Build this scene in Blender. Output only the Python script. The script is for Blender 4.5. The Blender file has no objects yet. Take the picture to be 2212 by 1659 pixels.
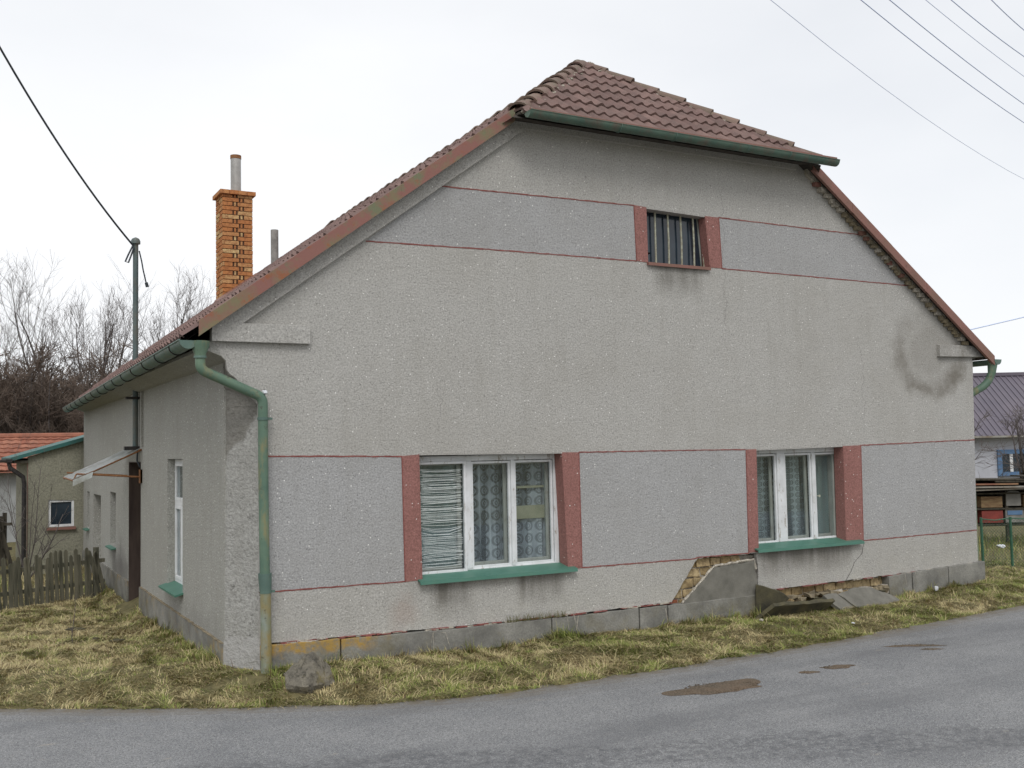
import bpy, bmesh, math, random
import numpy as np
from mathutils import Vector, Matrix, geometry, noise as mnoise
R = math.radians
sc = bpy.context.scene
col = sc.collection

# ------------------------------------------------------------------ camera
CAM = np.array([-2.20210205, -9.27402737, 2.1])
FW = np.array([0.48061035, 0.87478345, 0.06138086])
RT = np.array([0.87686029, -0.48030024, -0.02068131])
UP = np.array([-0.01138957, -0.06376209, 0.99790013])
FPX = 2200.8345                       # focal length in units of a 2212 px wide picture
cam_d = bpy.data.cameras.new('camera')
cam = bpy.data.objects.new('camera', cam_d); col.objects.link(cam)
cam.matrix_world = Matrix(((RT[0], UP[0], -FW[0], CAM[0]), (RT[1], UP[1], -FW[1], CAM[1]), (RT[2], UP[2], -FW[2], CAM[2]), (0, 0, 0, 1)))
cam_d.sensor_width = 36.0
cam_d.lens = FPX / 2212 * 36.0
cam_d.clip_start = 0.05
cam_d.clip_end = 5000
sc.camera = cam

# ------------------------------------------------------------------ sky, sun, exposure
SUN_EL, SUN_AZ = 48, 205              # azimuth clockwise from +y
w = bpy.data.worlds.new('World'); sc.world = w; w.use_nodes = True
nt = w.node_tree; nt.nodes.clear()
N = nt.nodes.new; Lk = nt.links.new
out = N('ShaderNodeOutputWorld'); bg = N('ShaderNodeBackground')
sky = N('ShaderNodeTexSky'); sky.sky_type = 'NISHITA'; sky.sun_disc = False
sky.sun_elevation = R(SUN_EL); sky.sun_rotation = R(SUN_AZ); sky.air_density = 1.0; sky.dust_density = 2.0
tc = N('ShaderNodeTexCoord'); mp = N('ShaderNodeMapping'); mp.inputs['Scale'].default_value = (1.0, 1.0, 2.6)
nz = N('ShaderNodeTexNoise'); nz.inputs['Scale'].default_value = 1.1; nz.inputs['Detail'].default_value = 6; nz.inputs['Roughness'].default_value = 0.48
rp = N('ShaderNodeValToRGB'); rp.color_ramp.elements[0].position = 0.33; rp.color_ramp.elements[1].position = 0.62
rp.color_ramp.elements[0].color = (0.76, 0.76, 0.76, 1); rp.color_ramp.elements[1].color = (0.985, 0.985, 0.985, 1)
mx = N('ShaderNodeMix'); mx.data_type = 'RGBA'
mx.inputs['B'].default_value = (11.1, 11.25, 11.5, 1)        # bright overcast cloud, in the sky texture's own units
Lk(tc.outputs['Generated'], mp.inputs['Vector']); Lk(mp.outputs[0], nz.inputs['Vector']); Lk(nz.outputs['Fac'], rp.inputs[0])
Lk(rp.outputs['Color'], mx.inputs['Factor']); Lk(sky.outputs[0], mx.inputs['A']); Lk(mx.outputs['Result'], bg.inputs['Color'])
bg.inputs['Strength'].default_value = 0.092
Lk(bg.outputs[0], out.inputs[0])
sd = bpy.data.lights.new('sun', 'SUN'); sd.energy = 1.4; sd.angle = R(24); sd.color = (1, .985, .96)
so = bpy.data.objects.new('sun', sd); col.objects.link(so)
az = R(SUN_AZ); el = R(SUN_EL)
so.rotation_euler = Vector((-math.sin(az) * math.cos(el), -math.cos(az) * math.cos(el), -math.sin(el))).to_track_quat('-Z', 'Y').to_euler()
sc.view_settings.view_transform = 'Standard'; sc.view_settings.look = 'None'
sc.view_settings.exposure = 0.0; sc.view_settings.gamma = 1
sc.view_settings.use_curve_mapping = False
sc.cycles.max_bounces = 8; sc.cycles.transparent_max_bounces = 24

# ------------------------------------------------------------------ helpers
def at(px, py, depth):
    """real world point seen at px,py (2212 px wide picture) at a distance along the view axis"""
    return CAM + depth * (FW + RT * (px - 1106) / FPX - UP * (py - 829.5) / FPX)
def on(px, py, ax, val):
    d = FW + RT * (px - 1106) / FPX - UP * (py - 829.5) / FPX
    return CAM + d * (val - CAM[ax]) / d[ax]
def fx(px, py, y=0.0):
    p = on(px, py, 1, y); return (float(p[0]), float(p[2]))
def lin(r, g, b, k=1.0):
    f = lambda c: ((c / 255 + .055) / 1.055) ** 2.4 if c > 10 else c / 255 / 12.92
    m_ = .3 * r + .59 * g + .11 * b; q = .86
    r, g, b = (m_ + (c - m_) * q for c in (r, g, b))
    return (f(r) * k, f(g) * k, f(b) * k, 1)
def vn(x, y, s=1.0, seed=0):
    """smooth value noise, numpy, 0..1"""
    x = np.asarray(x, float) / s + seed * 17.31; y = np.asarray(y, float) / s + seed * 9.7
    xi = np.floor(x).astype(np.int64); yi = np.floor(y).astype(np.int64); xf = x - xi; yf = y - yi
    def h(a, b):
        n = (a * 374761393 + b * 668265263 + seed * 1442695) & 0x7fffffff
        n = ((n ^ (n >> 13)) * 1274126177) & 0x7fffffff
        return ((n ^ (n >> 16)) & 0xffff) / 65535.0
    u = xf * xf * (3 - 2 * xf); v = yf * yf * (3 - 2 * yf)
    return (h(xi, yi) * (1 - u) + h(xi + 1, yi) * u) * (1 - v) + (h(xi, yi + 1) * (1 - u) + h(xi + 1, yi + 1) * u) * v

def tag(o, label=None, cat=None, group=None, kind=None):
    if label: o['label'] = label
    if cat: o['category'] = cat
    if group: o['group'] = group
    if kind: o['kind'] = kind
    return o
def empty(name, loc, label, cat, group=None):
    o = bpy.data.objects.new(name, None); col.objects.link(o); o.location = loc; o.empty_display_size = .2
    bpy.context.view_layer.update()
    return tag(o, label, cat, group)

class MB:
    def __init__(s): s.v = []; s.f = []; s.m = []; s.c = []
    def add(s, vs, fs, mi=0, c=0.5):
        o = len(s.v); s.v += [tuple(map(float, p)) for p in vs]
        for f in fs: s.f.append([o + i for i in f]); s.m.append(mi); s.c.append(c)
    def quad(s, a, b, c, d, mi=0, col_=0.5): s.add([a, b, c, d], [(0, 1, 2, 3)], mi, col_)
    def box(s, x0, x1, y0, y1, z0, z1, mi=0, c=0.5, jit=0, M=None):
        vs = [(x, y, z) for x in (x0, x1) for y in (y0, y1) for z in (z0, z1)]
        if jit: vs = [tuple(q + random.uniform(-jit, jit) for q in p) for p in vs]
        if M is not None: vs = [tuple(M @ Vector(p)) for p in vs]
        s.add(vs, [(0, 1, 3, 2), (4, 6, 7, 5), (0, 4, 5, 1), (2, 3, 7, 6), (0, 2, 6, 4), (1, 5, 7, 3)], mi, c)
    def tube(s, pts, r, n=8, mi=0, c=0.5, cap=True):
        pts = [Vector(p) for p in pts]; k = len(pts)
        rs = r if isinstance(r, (list, tuple)) else [r] * k
        rings = []; t0 = (pts[1] - pts[0]).normalized()
        a = t0.cross(Vector((0, 0, 1)));
        if a.length < .1: a = t0.cross(Vector((1, 0, 0)))
        a.normalize()
        for i, p in enumerate(pts):
            t = (pts[min(i + 1, k - 1)] - pts[max(i - 1, 0)]).normalized()
            a = (a - t * a.dot(t)).normalized(); b = t.cross(a)
            rings.append([p + (a * math.cos(q) + b * math.sin(q)) * rs[i] for q in [2 * math.pi * j / n for j in range(n)]])
        vs = [p for rg in rings for p in rg]
        fs = [(i * n + j, i * n + (j + 1) % n, (i + 1) * n + (j + 1) % n, (i + 1) * n + j) for i in range(k - 1) for j in range(n)]
        if cap: fs += [tuple(range(n))[::-1], tuple((k - 1) * n + j for j in range(n))]
        s.add(vs, fs, mi, c)
    def prism(s, poly, vec, mi=0, c=0.5):
        n = len(poly); P = [Vector(p) for p in poly]; vec = Vector(vec)
        s.add(P + [p + vec for p in P], [tuple(range(n)), tuple(range(2 * n - 1, n - 1, -1))] + [(i, (i + 1) % n, n + (i + 1) % n, n + i) for i in range(n)], mi, c)
    def build(s, name, mats, parent=None, smooth=False, bevel=0, fix=True):
        me = bpy.data.meshes.new(name); me.from_pydata(s.v, [], s.f)
        if not isinstance(mats, (list, tuple)): mats = [mats]
        for m in mats: me.materials.append(m)
        me.polygons.foreach_set('material_index', s.m)
        ca = me.color_attributes.new('Col', 'FLOAT_COLOR', 'CORNER')
        lt = np.zeros(len(me.polygons), int); me.polygons.foreach_get('loop_total', lt)
        cc = np.repeat(np.array(s.c, float), lt); ca.data.foreach_set('color', np.stack([cc, cc, cc, np.ones_like(cc)], 1).ravel())
        if fix:
            bm = bmesh.new(); bm.from_mesh(me); bmesh.ops.recalc_face_normals(bm, faces=bm.faces); bm.to_mesh(me); bm.free()
        if smooth: me.polygons.foreach_set('use_smooth', [True] * len(me.polygons))
        o = bpy.data.objects.new(name, me); col.objects.link(o)
        if smooth == 'auto':
            me.set_sharp_from_angle(angle=R(35))
        if bevel:
            b = o.modifiers.new('bevel', 'BEVEL'); b.width = bevel; b.segments = 2; b.limit_method = 'ANGLE'
        if parent is not None:
            o.parent = parent; o.matrix_parent_inverse = parent.matrix_world.inverted()
        return o

def inpoly(p, poly):
    x, y = p; c = False; n = len(poly)
    for i in range(n):
        x1, y1 = poly[i]; x2, y2 = poly[(i + 1) % n]
        if (y1 > y) != (y2 > y) and x < (x2 - x1) * (y - y1) / (y2 - y1) + x1: c = not c
    return c
def rag(pts, step=.04, amp=.008, seed=0, closed=False):
    """subdivide a polyline and make it ragged"""
    rnd = random.Random(seed); o = []
    k = len(pts) if closed else len(pts) - 1
    for i in range(k):
        a = pts[i]; b = pts[(i + 1) % len(pts)]; L = math.dist(a, b); n = max(1, int(L / step))
        for j in range(n):
            t = j / n; q = [a[d] + (b[d] - a[d]) * t for d in (0, 1)]
            if j: q = [c + rnd.uniform(-amp, amp) for c in q]
            o.append(tuple(q))
    if not closed: o.append(tuple(pts[-1]))
    return o
def plate(mb, outer, holes, T, thick, regions=(), mi=0, side_mi=None):
    """flat slab with holes. T(u, v, w) maps plane coords and depth to the world"""
    loops = [list(outer)] + [list(h) for h in holes]; vs = []; es = []
    for lp in loops + [list(r) for r, _ in regions]:
        o = len(vs); n = len(lp); vs += [Vector(p) for p in lp]; es += [(o + i, o + (i + 1) % n) for i in range(n)]
    V, E_, F, *_ = geometry.delaunay_2d_cdt(vs, es, [], 0, 1e-5)
    V = [tuple(p) for p in V]; base = len(mb.v); n = len(V)
    mb.v += [tuple(map(float, T(p[0], p[1], 0))) for p in V] + [tuple(map(float, T(p[0], p[1], thick))) for p in V]
    for f in F:
        c = (sum(V[i][0] for i in f) / 3, sum(V[i][1] for i in f) / 3)
        if not inpoly(c, outer) or any(inpoly(c, h) for h in holes): continue
        m_ = mi
        for r, rm in regions:
            if inpoly(c, r): m_ = rm
        mb.f.append([base + i for i in f]); mb.m.append(m_); mb.c.append(.5)
        mb.f.append([base + n + i for i in reversed(f)]); mb.m.append(m_); mb.c.append(.5)
    for lp in loops:
        k = len(lp)
        for i in range(k):
            a, b = lp[i], lp[(i + 1) % k]
            mb.add([T(*a, 0), T(*b, 0), T(*b, thick), T(*a, thick)], [(0, 1, 2, 3)], mi if side_mi is None else side_mi)
    return mb

# ------------------------------------------------------------------ materials
class NM:
    def __init__(s, name, rough=.85, metal=0.0, spec=.3):
        s.m = bpy.data.materials.new(name); s.m.use_nodes = True; s.t = s.m.node_tree; s.n = s.t.nodes
        s.b = s.n['Principled BSDF']; s.b.inputs['Roughness'].default_value = rough; s.b.inputs['Metallic'].default_value = metal
        s.b.inputs['Specular IOR Level'].default_value = spec
        s.co = s.n.new('ShaderNodeTexCoord').outputs['Object']
    def L(s, a, b): s.t.links.new(a, b)
    def noise(s, scale, detail=4, rough=.55, vec=None, sc3=None, dist=0):
        n = s.n.new('ShaderNodeTexNoise'); n.inputs['Scale'].default_value = scale; n.inputs['Detail'].default_value = detail
        n.inputs['Roughness'].default_value = rough; n.inputs['Distortion'].default_value = dist
        v = vec or s.co
        if sc3:
            mp = s.n.new('ShaderNodeMapping'); mp.inputs['Scale'].default_value = sc3; s.L(v, mp.inputs[0]); v = mp.outputs[0]
        s.L(v, n.inputs['Vector']); return n.outputs['Fac']
    def voro(s, scale, out='Distance', feat='F1', sc3=None):
        n = s.n.new('ShaderNodeTexVoronoi'); n.inputs['Scale'].default_value = scale; n.feature = feat
        v = s.co
        if sc3:
            mp = s.n.new('ShaderNodeMapping'); mp.inputs['Scale'].default_value = sc3; s.L(v, mp.inputs[0]); v = mp.outputs[0]
        s.L(v, n.inputs['Vector']); return n.outputs[out]
    def ramp(s, fac, stops, interp='LINEAR'):
        n = s.n.new('ShaderNodeValToRGB'); cr = n.color_ramp; cr.interpolation = interp
        while len(cr.elements) < len(stops): cr.elements.new(.5)
        for e, (p, c) in zip(cr.elements, stops):
            e.position = p; e.color = c if isinstance(c, tuple) else (c, c, c, 1)
        s.L(fac, n.inputs[0]); return n.outputs['Color']
    def mix(s, f, a, b, mode='MIX'):
        n = s.n.new('ShaderNodeMix'); n.data_type = 'RGBA'; n.blend_type = mode
        for k, v in (('Factor', f), ('A', a), ('B', b)):
            if hasattr(v, 'is_output') or isinstance(v, bpy.types.NodeSocket): s.L(v, n.inputs[k])
            else: n.inputs[k].default_value = v
        return n.outputs['Result']
    def math(s, op, a, b=0.0, c=None):
        n = s.n.new('ShaderNodeMath'); n.operation = op
        for i, v in enumerate((a, b) if c is None else (a, b, c)):
            if isinstance(v, bpy.types.NodeSocket): s.L(v, n.inputs[i])
            else: n.inputs[i].default_value = v
        return n.outputs[0]
    def xyz(s):
        n = s.n.new('ShaderNodeSeparateXYZ'); s.L(s.co, n.inputs[0]); return n.outputs
    def attr(s):
        n = s.n.new('ShaderNodeVertexColor'); n.layer_name = 'Col'; return n.outputs[0]
    def color(s, c):
        if isinstance(c, bpy.types.NodeSocket): s.L(c, s.b.inputs['Base Color'])
        else: s.b.inputs['Base Color'].default_value = c
        return s
    def bump(s, h, dist=.01, strength=1.0):
        n = s.n.new('ShaderNodeBump'); n.inputs['Distance'].default_value = dist; n.inputs['Strength'].default_value = strength
        s.L(h, n.inputs['Height']); s.L(n.outputs[0], s.b.inputs['Normal']); return s

def band(m, v, a, b, soft):
    """1 between a and b of value v"""
    u = m.math('MULTIPLY', m.math('SUBTRACT', v, a), 1 / soft); w_ = m.math('MULTIPLY', m.math('SUBTRACT', b, v), 1 / soft)
    n = m.n.new('ShaderNodeClamp'); m.L(m.math('MINIMUM', u, w_), n.inputs[0]); return n.outputs[0]

def roughcast(name, base, amp=.14, stains=None, coarse=1.0, sparkle=True, bumpd=.012):
    m = NM(name, .92, spec=.15)
    g = m.noise(62 / coarse, 4, .7); g2 = m.noise(34 / coarse, 3, .7); big = m.noise(.75, 6, .65); mid = m.noise(5, 4, .6)
    c = m.mix(m.ramp(g, [(.38, .0), (.62, 1.0)]), tuple(x * (1 - amp * 2.0) for x in base[:3]) + (1,), tuple(x * (1 + amp) for x in base[:3]) + (1,))
    c = m.mix(m.ramp(g2, [(.30, .9), (.42, 0.0)]), c, tuple(x * .5 for x in base[:3]) + (1,))
    c = m.mix(m.ramp(big, [(.36, .30), (.56, 0.0)]), c, tuple(x * f for x, f in zip(base[:3], (.72, .70, .66))) + (1,))
    c = m.mix(m.ramp(mid, [(.5, 0.0), (.75, .22)]), c, tuple(min(1, x * 1.2) for x in base[:3]) + (1,))
    streak = m.noise(2.2, 4, .6, sc3=(3.5, 3.5, .35))
    c = m.mix(m.ramp(streak, [(.52, 0.0), (.72, .30)]), c, tuple(x * f for x, f in zip(base[:3], (.7, .69, .66))) + (1,))
    if sparkle:
        vo = m.voro(48); sel = m.voro(48, 'Color'); sp = m.n.new('ShaderNodeSeparateColor'); m.L(sel, sp.inputs[0])
        s1 = m.ramp(vo, [(.22, 1.0), (.32, 0.0)]); s2 = m.ramp(sp.outputs[0], [(.974, 0.0), (.978, 1.0)])
        c = m.mix(m.math('MULTIPLY', s1, s2), c, (.85, .84, .8, 1))
        s3 = m.ramp(sp.outputs[1], [(.972, 0.0), (.976, .6)])
        c = m.mix(m.math('MULTIPLY', m.ramp(vo, [(.15, 1.0), (.26, 0.0)]), s3), c, (.05, .048, .045, 1))
    if stains: c = stains(m, c)
    m.color(c)
    h = m.math('ADD', m.noise(48 / coarse, 4, .7), m.math('MULTIPLY', m.noise(16 / coarse, 3, .6), .7))
    m.bump(h, bumpd, .85)
    return m.m

def gable_stains(m, c):
    X, Y, Z = m.xyz()
    wob = m.math('MULTIPLY', m.math('SUBTRACT', m.noise(3.2, 6, .68), .5), .62)
    # ring shaped damp stain near the right eave
    dx = m.math('SUBTRACT', X, 9.33); dz = m.math('MULTIPLY', m.math('SUBTRACT', Z, 3.27), 1.12)
    d = m.math('SQRT', m.math('ADD', m.math('MULTIPLY', dx, dx), m.math('MULTIPLY', dz, dz)))
    d = m.math('ADD', d, m.math('MULTIPLY', wob, .75))
    ring = m.math('MULTIPLY', band(m, d, .40, .80, .17), m.ramp(Z, [(0, 1.0), (1, 1.0)]))
    low = m.math('MULTIPLY', band(m, Z, 1.5, 4.0, .95), m.ramp(m.noise(2.6, 5, .7), [(.32, .35), (.6, 1.0)]))
    c = m.mix(m.math('MULTIPLY', m.math('MULTIPLY', ring, low), .85), c, (.17, .155, .13, 1))
    inner = band(m, d, -.4, .5, .2)
    c = m.mix(m.math('MULTIPLY', inner, .36), c, (.2, .185, .16, 1))
    st = m.noise(9, 3, .6, sc3=(1, 1, .08))
    # drip stains below the two window sills and the attic window
    for x0, x1, z0, z1, k in ((1.9, 2.42, .40, .80, .8), (2.85, 3.5, .45, .79, .8), (2.3, 2.9, .62, .80, .45), (6.15, 7.75, .46, .80, .75), (4.72, 5.5, 3.74, 4.15, .6), (1.5, 3.9, 5.1, 5.9, .0)):
        if not k: continue
        zz = m.math('ADD', Z, m.math('MULTIPLY', wob, .35))
        f = m.math('MULTIPLY', band(m, X, x0, x1, .12), band(m, zz, z0, z1 + .3, .22))
        f = m.math('MULTIPLY', f, m.ramp(st, [(.3, .35), (.6, 1.0)]))
        c = m.mix(m.math('MULTIPLY', f, k), c, (.12, .112, .095, 1))
    f = m.math('MULTIPLY', band(m, m.math('ADD', Z, wob), -.5, .62, .3), m.ramp(m.noise(2.4, 5, .7), [(.4, 0.0), (.65, .3)]))
    c = m.mix(f, c, lin(196, 192, 178))
    # rusty wash near the left sill corner
    f = m.math('MULTIPLY', band(m, X, 1.45, 1.85, .15), band(m, m.math('ADD', Z, wob), .3, .7, .15))
    c = m.mix(m.math('MULTIPLY', f, .22), c, (.34, .2, .15, 1))
    # hairline cracks
    for x0, k in ((5.79, 1), (8.02, 1), (2.05, 1)):
        cr = m.math('ABSOLUTE', m.math('SUBTRACT', m.math('ADD', X, m.math('MULTIPLY', m.math('SUBTRACT', m.noise(2.5, 4, .65, sc3=(0, 0, 1)), .5), .5)), x0))
        f = m.math('MULTIPLY', m.ramp(cr, [(.0, .5), (.005, 0.0)]), band(m, Z, {5.79: 3.2, 8.02: 2.1, 2.05: 2.1}[x0], {5.79: 5.3, 8.02: 3.6, 2.05: 2.9}[x0], .3))
        c = m.mix(f, c, (.09, .085, .08, 1))
    return c
def side_stains(m, c):
    X, Y, Z = m.xyz()
    wob = m.math('MULTIPLY', m.math('SUBTRACT', m.noise(4, 4, .6), .5), .5)
    for y0, y1, z0, z1, k in ((5.9, 7.9, -.2, .75, .55), (.3, 2.2, .3, .62, .25), (2.2, 3.1, .2, .6, .35), (6.5, 7.2, .0, .9, .4)):
        f = m.math('MULTIPLY', band(m, m.math('ADD', Y, wob), y0, y1, .3), band(m, m.math('ADD', Z, m.math('MULTIPLY', wob, 1.1)), z0 - 1, z1, .25))
        c = m.mix(m.math('MULTIPLY', f, k), c, (.13, .12, .115, 1))
    return c
def corner_stains(m, c):
    X, Y, Z = m.xyz()
    wob = m.math('MULTIPLY', m.math('SUBTRACT', m.noise(4, 4, .6), .5), .3)
    f = m.math('MULTIPLY', band(m, m.math('ADD', m.math('SUBTRACT', Z, m.math('MULTIPLY', Y, -1.6)), wob), 2.45, 4.2, .05), band(m, Z, 2.0, 3.3, .03))
    c = m.mix(m.math('MULTIPLY', f, .5), c, (.13, .115, .09, 1))
    # bare smooth patch of old render at the foot
    f = band(m, m.math('ADD', Z, wob), -.5, .42, .04)
    c = m.mix(m.math('MULTIPLY', f, .55), c, (.42, .41, .4, 1))
    return c

WALL = lin(178, 175.5, 170); WALLB = lin(169, 168.5, 168)
M = {}
M['wall'] = roughcast('roughcast_plaster', WALL, stains=gable_stains)
M['panel'] = roughcast('roughcast_plaster_panel', WALLB, stains=gable_stains)
M['side'] = roughcast('side_roughcast', lin(166, 165, 158), stains=side_stains)
M['corner'] = roughcast('coarse_corner_roughcast', lin(166, 165, 160), coarse=1.7, amp=.10, stains=corner_stains, sparkle=False, bumpd=.03)
M['red'] = roughcast('red_terrazzo_plaster', lin(156, 107, 100), amp=.15, bumpd=.005)
M['annexwall'] = roughcast('olive_plaster', lin(144, 142, 124), coarse=2, sparkle=False)

def simple(name, c, c2=None, sc_=8, rough=.7, metal=0, bump=0, bs=None, lo=.35, hi=.65, sc3=None, spec=.3, detail=5):
    m = NM(name, rough, metal, spec)
    if c2: m.color(m.mix(m.ramp(m.noise(sc_, detail, .6, sc3=sc3), [(lo, 0.0), (hi, 1.0)]), c, c2))
    else: m.color(c)
    if bump: m.bump(m.noise(bs or sc_ * 4, 5, .65, sc3=sc3), bump, .8)
    return m.m
M['line'] = simple('red_line_paint', lin(122, 62, 58), lin(150, 92, 84), 14, .9, bump=.003)
def concrete():
    m = NM('plinth_concrete', .92, spec=.15); X, Y, Z = m.xyz()
    c = m.mix(m.ramp(m.noise(3, 6, .65), [(.3, 0.0), (.7, 1.0)]), lin(104, 103, 98), lin(154, 152, 144))
    c = m.mix(m.ramp(m.noise(60, 3, .6), [(.3, .45), (.6, 0.0)]), c, lin(95, 94, 90))
    wob = m.math('MULTIPLY', m.math('SUBTRACT', m.noise(5, 5, .65), .5), .8)
    f = m.math('MULTIPLY', band(m, m.math('ADD', X, wob), .0, 1.45, .2), band(m, m.math('ADD', Z, m.math('MULTIPLY', wob, .35)), .22, .6, .05))
    f = m.math('MULTIPLY', f, m.ramp(m.noise(16, 5, .7), [(.38, .2), (.55, 1.0)]))
    c = m.mix(m.math('MULTIPLY', f, .8), c, lin(178, 138, 52))
    f = m.math('MULTIPLY', m.ramp(m.noise(2.2, 5, .7), [(.5, 0.0), (.7, .55)]), band(m, Z, -.5, .4, .2))
    c = m.mix(f, c, lin(112, 102, 66))
    c = m.mix(m.math('MULTIPLY', band(m, m.math('ADD', Z, m.math('MULTIPLY', wob, .3)), -.6, .12, .12), .45), c, lin(72, 74, 58))
    return m.color(c).bump(m.noise(40, 5, .7), .006, .8).m
M['concrete'] = concrete()
M['slab'] = simple('slab_render', lin(100, 98, 90), lin(124, 121, 112), 5, .92, bump=.004, bs=60)
M['slabdark'] = simple('slab_dark_and_shade', lin(62, 60, 50), lin(92, 86, 62), 5, .92, bump=.006, bs=50)  # dark slab tone, also holding the shade of the tipped slab faces
M['mortar'] = simple('pale_mortar', lin(196, 188, 172), lin(140, 132, 120), 30, .95, bump=.01, bs=60)
def brickm(name, a, b, dark, sc_=5):
    m = NM(name, .93, spec=.12)
    c = m.mix(m.attr(), a, b)
    c = m.mix(m.ramp(m.noise(16, 6, .7), [(.42, 0.0), (.62, .8)]), c, dark)
    return m.color(c).bump(m.noise(45, 5, .7), .008, .9).m
M['adobe'] = brickm('yellow_clay_brick', lin(164, 138, 92), lin(186, 164, 122), lin(118, 98, 70))
M['redbrick'] = brickm('red_brick', lin(176, 92, 60), lin(160, 104, 78), lin(120, 80, 60))
M['chimbrick'] = brickm('orange_chimney_brick', lin(196, 124, 70), lin(216, 186, 128), lin(150, 92, 58))
M['chimjoint'] = simple('chimney_joint', lin(70, 48, 36), lin(96, 66, 46), 20, .95)
def green(name, a=(88, 132, 112), b=(116, 150, 130), rust=.5, rc=(132, 96, 52), rough=.5):
    m = NM(name, rough, 0, .4)
    c = m.mix(m.ramp(m.noise(4, 5, .6), [(.3, 0.0), (.7, 1.0)]), lin(*a), lin(*b))
    c = m.mix(m.ramp(m.noise(7, 6, .7, sc3=(1, 1, .45)), [(.5, 0.0), (.68, rust)]), c, lin(*rc))
    c = m.mix(m.ramp(m.noise(14, 6, .75), [(.60, 0.0), (.68, rust)]), c, lin(64, 52, 44))
    return m.color(c).bump(m.noise(25, 4, .6), .003, .5).m
M['greenpipe'] = green('patinated_green_pipe', (76, 106, 90), (102, 128, 104), .8, (140, 124, 76))
M['greengutter'] = green('green_gutter_paint', (72, 98, 90), (96, 122, 110), .4, (120, 112, 80))
M['hipgutter'] = green('dark_green_gutter', (66, 94, 82), (88, 112, 96), .45, (120, 70, 60))
M['sill'] = green('green_sill_paint', (60, 112, 96), (72, 124, 106), .15, (110, 120, 90), .45)
M['greenmetal'] = green('green_roof_sheet', (36, 92, 88), (50, 108, 102), .15)
M['oldpipe'] = green('yellow_rusty_pipe', (148, 122, 58), (112, 132, 118), .9, (136, 146, 138))
def vergem():
    m = NM('rusty_verge_metal', .65, 0, .35)
    c = m.mix(m.ramp(m.noise(1.7, 5, .65), [(.47, 0.0), (.58, 1.0)]), lin(140, 92, 82), lin(122, 112, 80))
    c = m.mix(m.ramp(m.noise(3.1, 5, .7), [(.52, 0.0), (.62, .8)]), c, lin(104, 116, 84))
    c = m.mix(m.ramp(m.noise(5, 6, .75), [(.56, 0.0), (.66, .85)]), c, lin(150, 84, 48))
    return m.color(c).bump(m.noise(20, 4, .6), .003, .5).m
M['verge'] = vergem()
M['vergered'] = green('red_verge_metal', (140, 92, 82), (124, 88, 74), .4, (112, 96, 70), .6)
M['pole'] = green('mast_paint', (70, 88, 88), (92, 108, 108), .3)
def tilem(name, a, b, d):
    m = NM(name, .85, spec=.2)
    c = m.mix(m.attr(), a, b)
    c = m.mix(m.ramp(m.noise(5, 5, .65), [(.42, 0.0), (.72, .6)]), c, d)
    c = m.mix(m.ramp(m.noise(30, 4, .7), [(.58, 0.0), (.72, .5)]), c, lin(150, 132, 118))
    return m.color(c).bump(m.noise(60, 4, .6), .003, .6).m
M['tile'] = tilem('brown_roof_tile', lin(112, 88, 83), lin(134, 107, 100), lin(92, 80, 76))
M['cap'] = tilem('ridge_cap_tile', lin(116, 94, 86), lin(136, 112, 100), lin(100, 102, 82))
M['orangetile'] = tilem('orange_plain_tile', lin(146, 86, 66), lin(168, 108, 84), lin(92, 66, 58))
M['under'] = simple('roof_underside', lin(58, 54, 50), lin(84, 76, 68), 9, .9)
def woodwhite(name, a, b, chip, k=.5):
    m = NM(name, .55, spec=.35)
    c = m.mix(m.ramp(m.noise(6, 4, .6), [(.3, 0.0), (.7, 1.0)]), a, b)
    c = m.mix(m.ramp(m.noise(18, 6, .75, sc3=(1, 1, .3)), [(.56, 0.0), (.64, k)]), c, chip)
    return m.color(c).bump(m.noise(30, 5, .7, sc3=(1, 1, .3)), .002, .8).m
M['frame'] = woodwhite('peeling_white_paint', lin(222, 224, 226), lin(200, 202, 202), lin(140, 128, 108), .8)
M['sash'] = woodwhite('white_sash_paint', lin(226, 228, 230), lin(206, 208, 208), lin(150, 140, 120), .5)
M['inner'] = woodwhite('inner_sash_paint', lin(165, 168, 160), lin(150, 152, 144), lin(120, 110, 92), .4)
def glass():
    m = NM('window_glass', .03); t = m.t; m.n.remove(m.b)
    o = m.n['Material Output']; tr = m.n.new('ShaderNodeBsdfTransparent'); tr.inputs[0].default_value = (.95, .965, .965, 1)
    gl = m.n.new('ShaderNodeBsdfGlossy'); gl.inputs['Roughness'].default_value = .02; gl.inputs[0].default_value = (.9, .95, .97, 1)
    fr = m.n.new('ShaderNodeLayerWeight'); fr.inputs['Blend'].default_value = .5
    bp = m.n.new('ShaderNodeBump'); bp.inputs['Distance'].default_value = .004; bp.inputs['Strength'].default_value = .25
    m.L(m.noise(1.6, 2, .5), bp.inputs['Height']); m.L(bp.outputs[0], gl.inputs['Normal'])
    mixs = m.n.new('ShaderNodeMixShader'); f = m.math('MULTIPLY_ADD', m.math('POWER', fr.outputs['Facing'], 4.0), .8, .035)
    m.L(f, mixs.inputs[0]); m.L(tr.outputs[0], mixs.inputs[1]); m.L(gl.outputs[0], mixs.inputs[2]); m.L(mixs.outputs[0], o.inputs[0])
    return m.m
M['glass'] = glass()
def darkglass():
    m = NM('attic_glass', .12, spec=.6); m.color(m.mix(m.ramp(m.noise(3, 3), [(.3, 0.0), (.7, 1.0)]), (.012, .02, .03, 1), (.03, .045, .06, 1)))
    return m.m
M['atticglass'] = darkglass()
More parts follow.
